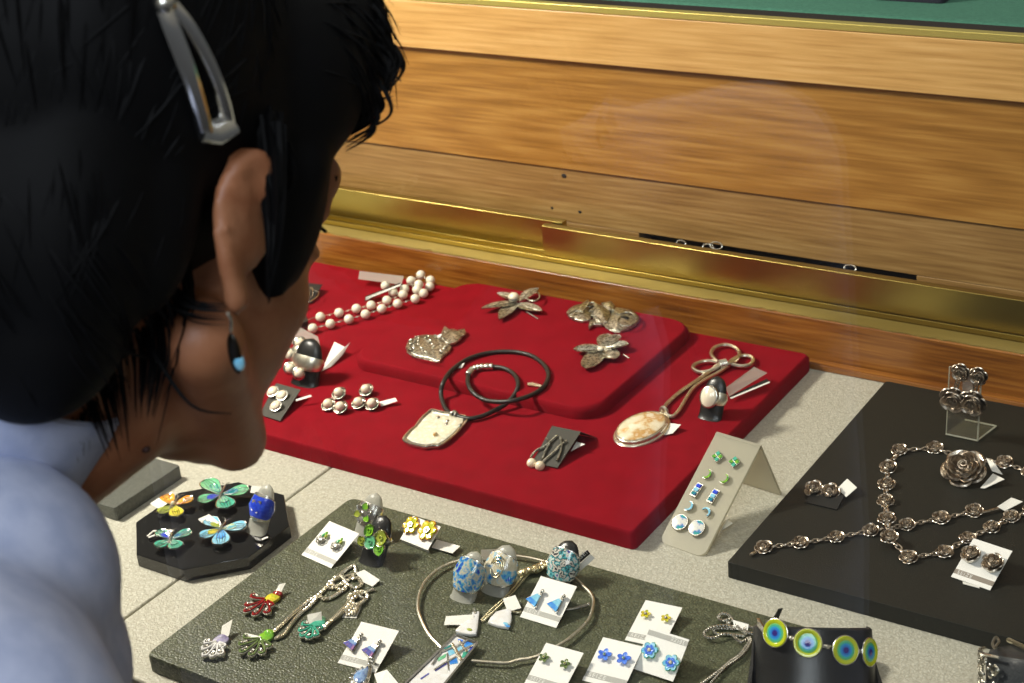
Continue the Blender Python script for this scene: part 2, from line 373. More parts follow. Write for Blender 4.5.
def on_plane(T, u, v):
    """pixel -> local xy of the plane frame T"""
    n = T.to_3x3() @ V((0, 0, 1)); o = T.translation; d = ray(u, v); t = (o-CP).dot(n)/d.dot(n)
    return T.inverted() @ (CP+d*t)
A = zm(250, 240, 4.267); B = zm(250, 330, 4.267); C = zm(400, 260, 3.938); Dz = zm(390, 340, 4.267); E = zm(590, 320, 4.267); G = zm(640, 420, 4.267)
H = zm(110, 460, 4.876); I = zm(290, 480, 4.876); J = zm(180, 543, 4.876); K = zm(320, 543, 4.876); L = zm(430, 520, 4.876); Mz = zm(500, 560, 4.876); Nz = zm(680, 560, 4.876)
Q = zm(784, 340, 4.267); S = zm(730, 420, 3.483); Tz = zm(330, 600, 8.225); U = zm(410, 600, 8.225); Vz = zm(510, 570, 10.84); W = zm(580, 600, 8.225); X = zm(440, 535, 6.4)
Y = zm(930, 530, 9.755); AA = zm(964, 620, 10.83); AB = zm(690, 590, 7.34)
ZR, ZP, ZB, ZG, ZO = .015, .026, .0125, .013, .0105

# ---------------------------------------------------------------- setting
def rrect(x0, y0, x1, y1, r, n=6):
    out = []
    for (cx, cyy, a0) in ((x1-r, y0+r, -PI/2), (x1-r, y1-r, 0), (x0+r, y1-r, PI/2), (x0+r, y0+r, PI)):
        for i in range(n+1):
            a = a0+PI/2*i/n; out.append((cx+r*math.cos(a), cyy+r*math.sin(a)))
    return out
def bbox(name, a, b, m, bev=.0, parent=None):
    o = MB().box([(a[i]+b[i])/2 for i in range(3)], [b[i]-a[i] for i in range(3)]).build(name, M[m], parent, smooth=False)
    if bev:
        md = o.modifiers.new('bevel', 'BEVEL'); md.width = bev; md.segments = 3; md.limit_method = 'ANGLE'
        o.data.polygons.foreach_set('use_smooth', [True]*len(o.data.polygons)); o.data.set_sharp_from_angle(angle=math.radians(80))
    return o
struct(bbox('floor', (-1.5, .52, -.02), (-.7423, 1.098, 0), 'floor', .0018))
struct(bbox('floor', (-.7411, .52, -.02), (.4, 1.098, 0), 'floor', .0018))
struct(bbox('trim_1', (-1.6, 1.089, 0.0002), (.5, 1.0985, .0055), 'wood_sill', .0008))
struct(bbox('trim_2', (-1.6, 1.0995, -.02), (.5, 1.121, .0415), 'wood_sill', .0012))
# worn brass strip on the sill, with a chipped front edge
random.seed(5)
e = []
x = -1.6
while x < .5:
    e.append((x, 1.1000+random.random()*.0014+(.002 if random.random() < .06 else 0))); x += .006
struct(MB().add([(p[0], p[1], .0425) for p in e]+[(p[0], 1.1185, .0425) for p in e]+[(p[0], p[1], .0405) for p in e]+[(p[0], 1.1185, .0405) for p in e],
    sum([[(i, i+1, len(e)+i+1, len(e)+i), (i, 2*len(e)+i, 2*len(e)+i+1, i+1), (2*len(e)+i, 3*len(e)+i, 3*len(e)+i+1, 2*len(e)+i+1), (len(e)+i, len(e)+i+1, 3*len(e)+i+1, 3*len(e)+i)] for i in range(len(e)-1)], [])).build('trim_3', M['sill_top'], smooth=False))
# sliding-door track and the two overlapping brass rails
tr = struct(bbox('trim_4', (-1.6, 1.1186, .02), (.5, 1.146, .0435), 'brass_dark'))
for (y0, y1, z1) in ((1.1188, 1.1202, .0475), (1.131, 1.1322, .0478), (1.1442, 1.1458, .048)):
    bbox('track_ridge', (-1.6, y0, .0432), (.5, y1, z1), 'brass', .0004, tr)
struct(bbox('trim_5', (-.7505, 1.1215, .0437), (.5, 1.1295, .0768), 'brass', .0007))
struct(bbox('trim_6', (-1.6, 1.1335, .0437), (-.735, 1.142, .0775), 'brass', .0007))
# timber back of the case
wl = struct(bbox('wall_back', (-1.6, 1.152, .0705), (.5, 1.175, .1235), 'wood_low', .0006))
for (u, v, r) in ((564, 176, .0022), (552, 208, .0012), (580, 212, .0014), (1003, 203, .0012)):
    MB().ell((0, 0, 0), (r*1.3, .0006, r), Matrix.Translation(aty(u, v, 1.152)), 12, 8).build('knot', M['slot'], wl)
struct(bbox('wall_back', (-1.6, 1.152, .02), (-.665, 1.175, .0703), 'wood_low', .0004))
struct(bbox('wall_back', (-.405, 1.152, .02), (.5, 1.175, .0703), 'wood_low', .0004))
struct(bbox('wall_back', (-.664, 1.172, .02), (-.406, 1.19, .0703), 'slot'))
struct(bbox('wall_back', (-1.6, 1.1495, .1238), (.5, 1.175, .2272), 'wood_up', .0008))
struct(bbox('trim_7', (-1.6, 1.143, .2275), (.5, 1.175, .2725), 'wood_top', .0012))
struct(bbox('trim_8', (-1.6, 1.1425, .2727), (.5, 1.151, .2785), 'brass_edge', .0006))
struct(bbox('shade_strip', (-1.6, 1.1515, .2727), (.5, 1.184, .2735), 'slot'))  # dark strip painted in for the shadow behind the brass edging
cl = bbox('shelf_cloth', (-1.9, 1.1855, .255), (.8, 1.45, .274), 'cloth_green', .006)
tag(cl, 'green baize shelf behind the brass-edged wooden back, top of the photo', 'cloth')
p = at(905, 0, .2745)
nb = thing('jewellery_case', 'small dark case on the green baize, cut by the top edge', 'case', (p.x+.004, p.y+.012, .2743))
bm0 = rrect(-.030, -.016, .030, .016, .005)
MB().prism(bm0, 0, .008, .001).build('base', M['navy'], nb, local=True)
MB().prism(bm0, .0083, .016, .002).build('lid', M['navy'], nb, local=True)
# small silver rings added as glints in the dark gap behind the right-hand rail
for (u, v, r) in ((681, 241, .0035), (708, 245, .004), (716, 243.5, .0045), (850, 266, .004)):
    p = aty(u, v, 1.146)
    o = thing('glint_ring', {681: 'small silver ring as glint, leftmost in the dark gap over the brass rail', 708: 'silver ring as glint, left of a pair in the dark gap over the brass rail', 716: 'silver ring as glint, right of a pair in the dark gap over the brass rail', 850: 'silver ring as glint, alone at the right of the dark gap over the brass rail'}[u], 'ring', (p.x, p.y, p.z-.0022), 'glint rings in the gap behind the rail')
    MB().torus((0, 0, 0), r, .0007, Matrix.Rotation(1.0, 4, 'X'), sq=(1.3, .7)).build('band', M['silver'], o, local=True)
# window pane between the shopper and the display
gp = struct(bbox('window_1', (-2.6, .5075, -.02), (1.6, .5125, 1.3), 'glass'))
struct(bbox('trim_10', (-2.6, .497, -.09), (1.6, .519, -.021), 'brass_dark', .001))

# ---------------------------------------------------------------- display boards
def board(name, x0, y0, x1, y1, z0, z1, r, bev, m, label, cat='display board', grp=None):
    o = MB().prism(rrect(x0, y0, x1, y1, r), z0, z1, bev).build(name, M[m], None, ang=60)
    me = o.data; md = o.modifiers.new('normals', 'WEIGHTED_NORMAL'); md.keep_sharp = True; md.weight = 100
    c = V(((x0+x1)/2, (y0+y1)/2, z0)); me.transform(Matrix.Translation(-c)); o.location = c; ROOT[o.name] = Matrix.Translation(c)
    return tag(o, label, cat, grp)
board('velvet_board', -1.02, .7865, -.4705, 1.0880, .0003, ZR, .004, .0035, 'velvet', 'large flat red velvet display board against the wooden sill')
board('velvet_pad', -.8200, .9090, -.5740, 1.0870, ZR+.0002, ZP, .022, .005, 'velvet', 'smaller raised red velvet pad with rounded corners on the large red board', 'display pad')
board('display_board', -.3995, .7850, .30, 1.0710, .0003, ZB, .002, .0008, 'charcoal', 'charcoal display board at right holding the silver rose jewellery')
board('display_board', -.6850, .5300, -.2830, .7420, .0003, ZG, .006, .0025, 'green', 'dark green textured display board in front holding enamel jewellery')
board('display_board', -1.10, .6530, -.8400, .7230, .0003, .0115, .002, .001, 'greyboard', 'plain grey board under the chin, behind the black octagon')
oc = thing('octagonal_plinth', 'black octagonal gloss plinth holding enamel butterflies', 'display plinth', (-.7575, .6705, .0003))
MB().prism([(.0592*math.cos(math.radians(23.2+45*i)), .0592*math.sin(math.radians(23.2+45*i))) for i in range(8)], 0, ZO-.0003, .0006).build('slab', M['black_gloss'], oc, local=True, ang=20)

# ---------------------------------------------------------------- shared meshes
def rose_mb(r, rings=3, petals=5, seed=0, h=1.0):
    """open rose: whorls of cupped petals with rolled lips round a spiral bud, base on z=0"""
    rnd = random.Random(seed); mb = MB()
    mb.ell((0, 0, r*.10), (r*.55, r*.55, r*.12), nu=14, nv=6)
    for q in range(rings):
        k = q/max(1, rings-1); R = r*(1-.56*k); zb = r*(.04+.10*k); Hq = r*h*(.20+.34*k); off = rnd.random()*6; np_ = petals-(1 if k > .9 else 0)
        for i in range(np_):
            a0 = off+2*PI*i/np_; sp = PI/np_*1.12; nU, nW = 8, 6
            vs = []; fs = []
            for lay in (0, 1):
                for iw in range(nW+1):
                    w = min(1, iw/(nW-1)); lip = iw == nW
                    for iu in range(nU+1):
                        u = iu/nU*2-1; edge = 1-.22*u**4-.12*u*u
                        rr = R*(.28+.66*w**.8*edge)+(R*.07 if lip else 0)+(R*.03*u if lay == 0 else R*.03*u)
                        zz = zb+Hq*(w**1.5)*(1-.30*u*u)-(r*.05 if lip else 0)-lay*r*.045
                        a = a0+u*sp*(.75+.25*w); vs.append((rr*math.cos(a), rr*math.sin(a), zz+u*r*.04))
            Wd = nU+1; Kk = (nW+1)*Wd
            for iw in range(nW):
                for iu in range(nU):
                    a = iw*Wd+iu; fs.append((a, a+1, a+Wd+1, a+Wd)); fs.append((Kk+a, Kk+a+Wd, Kk+a+Wd+1, Kk+a+1))
            rim = list(range(Wd))+[i2*Wd+nU for i2 in range(1, nW+1)]+[nW*Wd+j for j in range(nU-1, -1, -1)]+[i2*Wd for i2 in range(nW-1, 0, -1)]
            for z in range(len(rim)): a, b = rim[z], rim[(z+1) % len(rim)]; fs.append((a, b, Kk+b, Kk+a))
            mb.add(vs, fs)
    sp = []
    for i in range(28):
        t = i/27; a = t*3.6*PI; rr = r*(.03+.22*t); sp.append((rr*math.cos(a), rr*math.sin(a), r*(.52-.10*t)*h))
    mb.tube(sp, r*.05, 6, flat=2.2, up=(0, 0, 1))
    return mb
ROSE = mesh_of(rose_mb(.0062, 3, 5, 3), 'rose', 'oxid')
ROSE2 = mesh_of(rose_mb(.0062, 3, 5, 9), 'rose', 'oxid')
PEARL = mesh_of(MB().ell((0, 0, 0), .0046, nu=20, nv=12), 'pearl', 'pearl_white')
LINK = mesh_of(MB().torus((0, 0, 0), .0026, .0006, sq=(1.25, .62), n=16, k=6), 'link', 'oxid')
def rotz(a): return Matrix.Rotation(a, 3, 'Z')

# ---------------------------------------------------------------- red board: pearls
lower = [(268, 377), (343, 358), (422, 338), (493, 317), (562, 294), (630, 272), (705, 251)]
upper = [(300, 328), (380, 311), (454, 293), (517, 279), (584, 258), (653, 233), (610, 222), (578, 195)]
heap = [(687, 174, 0), (729, 149, 0), (770, 172, 0), (767, 199, 0), (741, 228, 0), (713, 212, .003), (720, 190, .0055), (660, 210, 0)]
pz = ZR+.0047
t = thing('pearl_necklace', 'long white pearl necklace heaped at one end on the red velvet by the sill', 'necklace', at(*A(560, 270), ZR))
seq = []
for grp in (lower, heap[:6], heap[6:7], upper[::-1]):
    for p in grp: seq.append(at(*A(p[0], p[1]), pz+(p[2] if len(p) > 2 else 0)))
for p in seq+[at(*A(660, 210), pz)]:
    child_at('pearl', PEARL, None, t, p)
mb = MB(); mb.tube(seq, .0005, 5)
for i in range(len(seq)-1):
    m = (seq[i]+seq[i+1])/2; mb.torus(m, .0011, .0004, n=10, k=5)
mb.tube(spl([seq[-1], at(*A(265, 335), ZR+.003), at(*A(235, 350), ZR+.002)], 5), .0005, 5)
mb.tube(spl([seq[0], at(*A(240, 372), ZR+.003), at(*A(215, 372), ZR+.002)], 5), .0005, 5)
mb.build('link_chain', M['silver'], t)
tag_plate(t, A, [(468, 132, .012), (656, 154, .013), (646, 190, .009), (462, 166, .008)], ZR, 'film', 'clear_tag')
b = tag_plate(t, A, [(492, 240, .004), (640, 182, .010), (655, 190, .008), (490, 262, .003)], ZR, 'card_black', 'price_tag')
for k in (.32, .62): tag_plate(b, A, [(494, 240+22*k-2, .0047), (642, 183+8*k+2, .0107), (642, 185+8*k+4, .0107), (494, 240+22*k+1, .0047)], ZR, 'tag', 'stripe', .0001)

# pearl drop earring on a black card
t = thing('earring_card', 'small black card with a silver loop and pearl drop, beside the cheek', 'earring card', at(*A(250, 230), ZR))
tag_plate(t, A, [(205, 178, .006), (308, 190, .008), (262, 268, .002), (160, 262, .0015)], ZR, 'card_black', 'card', .0005)
t2 = thing('loop_earring', 'silver loop earring with a small pearl drop, on the black card', 'earring', at(*A(240, 245), ZR+.006))
lp = spl([at(*A(*p), ZR+.0072) for p in [(222, 258), (235, 222), (262, 202), (272, 216), (292, 222), (286, 242), (256, 262), (235, 262)]], 6, True)
MB().tube(lp, .0006, 6, True).build('loop', M['silver'], t2)
MB().tube(spl([at(*A(*p), ZR+.0075) for p in [(262, 204), (252, 228), (258, 246), (268, 232), (264, 208)]], 5), .0004, 5).build('inner_loop', M['silver'], t2)
MB().ell(at(*A(219, 278), ZR+.0055), .0036, nu=18, nv=12).build('pearl', M['pearl'], t2)
MB().tube([at(*A(215, 288), ZR+.006), at(*A(205, 303), ZR+.005)], .0004, 5).build('pin', M['silver'], t2)
# black folded label on the velvet below
t = thing('folded_label', 'black folded label lying on the red velvet behind the pearl cluster ring', 'label', at(*A(205, 350), ZR))
MB().slab([at(*A(*p), ZR+.008) for p in [(165, 343), (240, 322), (248, 345), (165, 368)]], .0006).build('top_flap', M['card_black'], t)
MB().slab([at(*A(165, 368), ZR+.008), at(*A(248, 345), ZR+.008), at(*A(246, 366), ZR+.001), at(*A(166, 392), ZR+.001)], .0006).build('front_flap', M['card_grey'], t)

# ---------------------------------------------------------------- finger rings on leaning holders
def holder(name, label, Z, base, top, z, wpx, hm, dep=.42, lean=(.1, 1, 0), grp=None, sub='holder', tagm=None):
    """ring holder: a tongue leaning away from the viewer; returns root, frame (axis +z, front -y), length, half width"""
    P0 = at(*Z(*base), z); d = ray(*Z(*top)); h = V(lean).normalized(); w = d.cross(V((0, 0, 1)))
    # solve P0 + s*h + q*zhat on the pixel ray
    n = d.cross(V((0, 0, 1)).cross(d)); o = CP-P0
    A2 = [(h.dot(RT)-0, 0)]
    # least squares in image: two unknowns s, q
    def proj(p):
        r = p-CP; f = r.dot(FW); return 512+FPX*r.dot(RT)/f, 341.5+FPX*r.dot(DN)/f
    s, q = .02, .02
    tu, tv = Z(*top)
    for it in range(12):
        f0 = proj(P0+h*s+V((0, 0, q))); fs = proj(P0+h*(s+1e-4)+V((0, 0, q))); fq = proj(P0+h*s+V((0, 0, q+1e-4)))
        a, b_, c, d_ = (fs[0]-f0[0])/1e-4, (fq[0]-f0[0])/1e-4, (fs[1]-f0[1])/1e-4, (fq[1]-f0[1])/1e-4
        det = a*d_-b_*c; ex, ey = tu-f0[0], tv-f0[1]
        s += (ex*d_-b_*ey)/det; q += (a*ey-c*ex)/det
    ax = h*s+V((0, 0, q)); Ln = ax.length; ax.normalize()
    xx = V((1, 0, 0)); xx = (xx-ax*xx.dot(ax)).normalized(); yy = ax.cross(xx)
    T = Matrix(((xx.x, yy.x, ax.x, P0.x), (xx.y, yy.y, ax.y, P0.y), (xx.z, yy.z, ax.z, P0.z), (0, 0, 0, 1)))
    scale = (P0-CP).dot(FW)/FPX; hw = wpx/2*scale
    t = thing(name, label, 'ring', T, grp)
    return t, T, Ln, hw, scale
def tongue(t, T, Ln, hw, m, z, dep=.42, name='holder'):
    mb = MB(); n = 20; prof = []
    for i in range(17):
        a = -.12+1.12*(i/16)**.75
        k = math.sqrt(max(.0, 1-max(0, (a-.45)/.55)**2.6)) if a < 1 else .02
        prof.append((a*Ln, max(.03, k)))
    vs = []; fs = []
    for (zz, k) in prof:
        for i in range(n):
            p = 2*PI*i/n; x = hw*k*math.cos(p); y = hw*dep*(.35+.65*k)*math.sin(p)*k**.3+hw*.12*(1-k)
            w = T @ V((x, y, zz)); w.z = max(w.z, z+.0002); vs.append(w)
    for j in range(len(prof)-1):
        for i in range(n): l = (i+1) % n; fs.append((j*n+i, j*n+l, (j+1)*n+l, (j+1)*n+i))
    fs.append(tuple(range(n-1, -1, -1))); fs.append(tuple(range((len(prof)-1)*n, len(prof)*n)))
    return mb.add(vs, fs).build(name, M[m], t)
def band(t, T, Ln, hw, fr, wf, wb, m, dep=.42, th=.0009, name='band'):
    """ring band round the tongue at fraction fr; wide wf at the front, wb at the back"""
    n = 36; R = hw*1.05; vs = []; fs = []
    for i in range(n):
        p = 2*PI*i/n; fro = (1-math.sin(p))/2; wd = wb+(wf-wb)*fro**.75
        x = R*math.cos(p); y = R*(dep+.18)*math.sin(p)
        for (o, s) in ((1, -1), (1.06, 0), (1, 1), (.9, 1), (.9, -1)):
            bul = th/R if s == 0 else 0
            vs.append((x*(o+bul), y*(o+bul)-(wf*.10*fro if s == 0 else 0), Ln*fr+s*wd/2))
    for i in range(n):
        j = (i+1) % n
        for k in range(5): l = (k+1) % 5; fs.append((i*5+k, j*5+k, j*5+l, i*5+l))
    return MB().add(vs, fs).build(name, M[m], t, local=True, ang=70)
# pearl cluster ring
t, T, Ln, hw, sc_ = holder('pearl_cluster_ring', 'ring topped with five pearls on a black holder, beside the face', A, (236, 612), (262, 420), ZR, 33, 0)
tongue(t, T, Ln, hw, 'holder', ZR)
band(t, T, Ln, hw, .48, .013, .005, 'white_gold')
MB().ell(T.inverted() @ at(*A(205, 505), ZR+.0145), (.0105, .004, .012), nu=16, nv=10).build('mount', M['white_gold'], t, local=True)
for i, (u, v) in enumerate([(213, 440), (168, 490), (215, 506), (172, 548), (210, 568)]):
    c = at(*A(u, v), ZR+[.020, .0165, .0175, .0125, .0115][i])
    cup = MB().ell((0, 0, 0), (.0062, .0062, .0020), nu=18, nv=8).build('cup', M['silver'], t, local=True)
    R_ = (CP-c).normalized().to_track_quat('Z', 'Y').to_matrix().to_4x4()
    cup.data.transform(T.inverted() @ (Matrix.Translation(c) @ R_)); 
    MB().ell((0, 0, .0016), .0044, T=(Matrix.Translation(c) @ R_), nu=18, nv=12).build('pearl', M['pearl'], t)
tag_plate(t, A, [(195, 362, .016), (290, 412, .014), (306, 488, .008), (175, 440, .010)], ZR, 'film', 'clear_tag')
t = thing('price_tag', 'white folded price tag on the red velvet right of the pearl cluster ring', 'tag', at(*A(350, 520), ZR))
tag_plate(t, A, [(360, 434, .010), (404, 456, .008), (345, 540, .001), (304, 560, .0012)], ZR, 'tag', 'front_leaf')
tag_plate(t, A, [(404, 458, .0078), (428, 436, .009), (395, 490, .004), (350, 538, .001)], ZR, 'tag', 'rear_leaf')

# pearl studs on a grey card
t = thing('earring_card', 'dark grey card of pearl studs at the front left of the red board', 'earring card', at(*B(120, 310), ZR))
tag_plate(t, B, [(112, 226, .007), (216, 255, .009), (128, 388, .0015), (40, 360, .001)], ZR, 'card_grey', 'card', .0005)
tag_plate(t, B, [(195, 296, .006), (258, 276, .008), (264, 284, .007), (196, 304, .005)], ZR, 'tag')
for (u, v, zz, w) in ((100, 266, .008, 'far left pearl stud on the dark grey card by the cheek'), (139, 283, .007, 'right-hand pearl stud on the dark grey card by the cheek'), (113, 328, .005, 'nearest pearl stud on the dark grey card by the cheek')):
    c = at(*B(u, v), ZR+zz); s_ = thing('pearl_stud', w, 'earring', c, 'pearl studs on the dark grey card')
    Tq = Matrix.Rotation(.5, 4, 'X')
    MB().lathe([(.0022, -.001), (.0050, 0), (.0056, .0016), (.0050, .0018)], Tq).build('setting', M['silver'], s_, local=True)
    MB().ell((0, 0, .0018), (.0046, .0046, .0030), Tq, 18, 10).build('pearl', M['pearl'], s_, local=True)
# trio earrings
for lab, pts, tg in (('earring of three pearls in round silver cups, the left one of the pair', [(381, 272), (336, 320), (388, 332)], None), ('earring of three pearls in round silver cups, the right one with a white tag', [(497, 258), (465, 313), (523, 318)], [(552, 306, .003), (620, 289, .005), (629, 303, .004), (560, 325, .002)])):
    cs = [at(*B(*p), ZR+.004) for p in pts]
    t = thing('trio_earring', lab, 'earring', (cs[0]+cs[1]+cs[2])/3-V((0, 0, .004)), 'three-pearl earrings')
    for i, c in enumerate(cs):
        Tq = Matrix.Translation(c) @ Matrix.Rotation(.45, 4, 'X')
        MB().lathe([(.002, -.0034), (.0050, -.0022), (.0060, .0006), (.0063, .0011), (.0059, .0012), (.0050, -.0004), (.001, -.001)], Tq).build('cup', M['pewter'], t)
        MB().ell((0, 0, .0018), .0042, Tq, 20, 12).build('pearl', M['pearl'], t)
    if tg: tag_plate(t, B, tg, ZR)

# ---------------------------------------------------------------- brooches on the raised pad
def local_out(Z, pts, z, o): return [((at(*Z(*p), z)-o).x, (at(*Z(*p), z)-o).y) for p in pts]
o = at(*C(110, 345), ZP)
t = thing('cat_brooch', 'textured silver brooch shaped as a crouching cat, left on the raised pad', 'brooch', o)
bod = local_out(C, [(22, 352), (30, 335), (48, 320), (75, 308), (105, 303), (135, 306), (160, 314), (185, 330), (205, 352), (196, 368), (172, 386), (158, 408), (140, 408), (118, 398), (85, 392), (55, 384), (32, 370)], ZP, o)
mb = MB().prism(bod, .0006, .003, .0008, .0022, rings=4)
rnd = random.Random(4)
for i in range(70):
    u, v = rnd.uniform(38, 192), rnd.uniform(312, 396)
    if ((u-112)/90)**2+((v-352)/44)**2 < .8: q_ = ((u-112)/105)**2+((v-352)/54)**2; p = at(*C(u, v), ZP)-o; mb.ell((p.x, p.y, .0029+.0023*math.sqrt(max(0, 1-q_))), (rnd.uniform(.0008, .0017), rnd.uniform(.0008, .0015), .0011), nu=7, nv=5)
mb.build('body', M['pewter'], t, local=True)
hd = local_out(C, [(160, 318), (165, 298), (176, 275), (192, 290), (212, 286), (232, 294), (256, 286), (262, 300), (248, 312), (238, 326), (218, 340), (198, 344), (178, 338)], ZP, o)
hm_ = MB().prism(hd, .002, .0042, .0006, .0018).build('head', M['pewter'], t, local=True)
for p in [(178, 282), (250, 295)]: MB().ell(at(*C(*p), ZP+.0052)-o, (.0012, .0016, .0008), nu=8, nv=6).build('ear', M['pewter'], hm_, local=True)
MB().tube(spl([at(*C(*p), ZP+.0045)-o for p in [(40, 345), (30, 362), (60, 380), (110, 392), (150, 402)]], 5), .0009, 6).build('tail', M['pewter'], t, local=True)
tag_plate(t, C, [(143, 298, .004), (163, 290, .005), (167, 300, .004), (147, 308, .003)], ZP)

o = at(*C(440, 190), ZP)
t = thing('lily_brooch', 'silver brooch with pointed petals round one pearl, back left of the raised pad', 'brooch', o)
for (b_, tp, w, lf) in (((462, 180), (322, 212), .0125, .002), ((455, 178), (392, 250), .0135, .0005), ((458, 186), (562, 220), .0135, .001), ((470, 175), (548, 140), .012, .004), ((452, 168), (384, 156), .010, .003)):
    p0 = at(*C(*b_), ZP)-o; p1 = at(*C(*tp), ZP)-o
    mb = MB().petal(p0.xy, p1.xy, w, .003, lf, .0010, .0006, shape=.9)
    mb.tube([(p0.x+(p1.x-p0.x)*a, p0.y+(p1.y-p0.y)*a, .0034+lf*math.sin(a*PI*.62)) for a in (.1, .3, .5, .7, .92)], .0003, 5)
    mb.build('petal', M['pewter'], t, local=True)
MB().tube(spl([at(*C(*p), ZP+.006)-o for p in [(490, 130), (515, 118), (545, 130), (548, 150), (525, 162), (500, 152)]], 5), .0008, 6).build('curl', M['pewter'], t, local=True)
MB().tube([at(*C(500, 205), ZP+.002)-o, at(*C(545, 232), ZP+.001)-o], .0006, 5).build('pin', M['silver'], t, local=True)
c = at(*C(448, 150), ZP+.007)-o
MB().lathe([(.002, -.005), (.0035, -.002), (.0056, 0), (.0052, .0012)], Matrix.Translation(c)).build('cup', M['silver'], t, local=True)
MB().ell(c+V((0, 0, .0008)), (.0052, .0052, .0046), nu=20, nv=12).build('pearl', M['pearl'], t, local=True)

o = at(*C(800, 225), ZP)
t = thing('ribbon_brooch', 'polished silver brooch of folded leaves, back right of the raised pad', 'brooch', o)
def leafy(pts, z0, z1, dome, m, nm): return MB().prism(local_out(C, pts, ZP, o), z0, z1, .0006, dome, rings=4).build(nm, M[m], t, local=True)
leafy([(655, 216), (668, 200), (692, 188), (716, 182), (742, 166), (752, 180), (748, 205), (756, 228), (748, 246), (720, 250), (690, 244), (666, 232)], .0005, .003, .002, 'pewter', 'leaf')
leafy([(806, 250), (830, 222), (850, 196), (880, 200), (912, 206), (938, 228), (944, 240), (930, 262), (900, 280), (864, 290), (830, 284), (808, 270)], .0005, .003, .003, 'pewter', 'leaf')
leafy([(752, 192), (772, 186), (800, 196), (826, 214), (832, 240), (815, 262), (786, 262), (766, 250), (754, 226)], .0008, .0045, .003, 'pewter', 'fold')
leafy([(748, 250), (764, 244), (800, 258), (796, 266), (764, 266), (744, 280), (742, 270)], .0008, .003, .001, 'pewter', 'leaf_tip')
leafy([(792, 186), (812, 184), (832, 180), (848, 196), (842, 214), (824, 216), (806, 204)], .002, .005, .0015, 'pewter', 'leaf_tip')
for pts in ([(660, 214), (690, 200), (720, 200), (742, 172), (762, 168), (774, 182), (764, 196), (744, 202)], [(846, 200), (862, 214), (888, 206), (916, 210), (932, 236), (908, 258), (876, 258), (858, 240), (866, 222)], [(756, 216), (780, 226), (800, 250), (830, 276), (870, 284)]):
    MB().tube(spl([at(*C(*p), ZP+.0062)-o for p in pts], 5), .0010, 6).build('scroll', M['pewter'], t, local=True)
for c_, r_ in (((752, 182), (.0040, .0024, .0010)), ((884, 226), (.0048, .0028, .0012))):
    MB().ell(at(*C(*c_), ZP+.0055)-o, r_, nu=14, nv=8).build('hollow', M['dark_inlay'], t, local=True)

o = at(*C(790, 365), ZP)
t = thing('blossom_brooch', 'silver blossom brooch with veined round petals, front right of the raised pad', 'brooch', o)
for (b_, tp, w, lf) in (((800, 364), (684, 372), .0155, .0015), ((790, 366), (732, 446), .0175, .0005), ((800, 366), (850, 408), .0165, .001), ((802, 358), (902, 358), .014, .003), ((796, 354), (822, 318), .014, .003), ((800, 360), (870, 326), .012, .004)):
    p0 = at(*C(*b_), ZP)-o; p1 = at(*C(*tp), ZP)-o
    mb = MB().petal(p0.xy, p1.xy, w, .0032, lf, .0008, .0006, blunt=.5)
    ax = (p1-p0); sd = V((-ax.y, ax.x, 0)).normalized()
    for k in (-.55, -.28, 0, .28, .55):
        mb.tube([(p0+ax*a+sd*(k*w*.5*math.sin(PI*min(1, a*.98+.02))**.55))+V((0, 0, .0034+lf*math.sin(a*PI*.62)+.0016*k*k)) for a in (.12, .35, .6, .85)], .00028, 4)
    mb.build('petal', M['pewter'], t, local=True)
MB().ell(at(*C(790, 350), ZP+.0065)-o, (.0032, .0030, .0022), nu=16, nv=10).build('centre_stone', M['ivory'], t, local=True)
MB().tube([at(*C(880, 372), ZP+.002)-o, at(*C(902, 386), ZP+.0005)-o], .0006, 5).build('pin', M['silver'], t, local=True)

# ---------------------------------------------------------------- leather cord necklace
t = thing('cord_necklace', 'black leather cord necklace with a square mother-of-pearl pendant, draped over the pad edge', 'necklace', at(*Dz(400, 300), ZR))
pts = [(270, 318, .003), (242, 300, .002), (226, 268, .003), (217, 225, .006), (228, 180, .0125), (262, 130, .0135), (330, 82, .0135), (420, 55, .013), (520, 50, .013), (600, 66, .013), (655, 105, .013), (676, 150, .013), (655, 200, .013), (600, 236, .013), (530, 258, .014), (460, 264, .012), (400, 254, .010), (356, 226, .012), (334, 190, .0135), (332, 160, .0135), (338, 142, .0135)]
MB().tube(chain_path(Dz, pts, ZR, k=6), .0019, 10).build('cord', M['cord'], t)
pts = [(435, 113, .0135), (490, 122, .0135), (530, 148, .0135), (547, 190, .0135), (530, 235, .009), (500, 268, .006), (470, 288, .004), (400, 322, .003), (340, 335, .003), (285, 325, .003)]
MB().tube(chain_path(Dz, pts, ZR, k=6), .0019, 10).build('cord', M['cord'], t)
pc = chain_path(Dz, [(334, 150, .0138), (352, 126, .0138), (390, 116, .0138), (440, 114, .0138)], ZR, k=8)
mb = MB().tube(pc, [.0024+.0009*abs(math.sin(i*1.05)) for i in range(len(pc))], 10)
mb.torus(pc[len(pc)//2], .0026, .0008, Matrix.Identity(4)); mb.build('clasp', M['silver'], t)
o2 = at(*Dz(195, 395), ZR)
outp = [(58, 438), (84, 405), (108, 385), (135, 350), (158, 328), (178, 312), (205, 318), (250, 326), (295, 335), (330, 344), (326, 364), (300, 395), (270, 425), (238, 450), (208, 466), (180, 464), (150, 470), (110, 462), (80, 454)]
mb = MB(); lo = [at(*Dz(*p), ZR)-o2 for p in outp]
mb.prism([(p.x, p.y) for p in lo], .0004, .003, .0006, T=Matrix.Translation(o2))
ring_ = spl([o2+p+V((0, 0, .0032)) for p in lo], 3, True); mb.tube(ring_, [.0006+.0005*random.random() for _ in ring_], 6, True)
pd = mb.build('pendant', M['silver'], t)
inl = [(p.x*.89, p.y*.89) for p in lo]
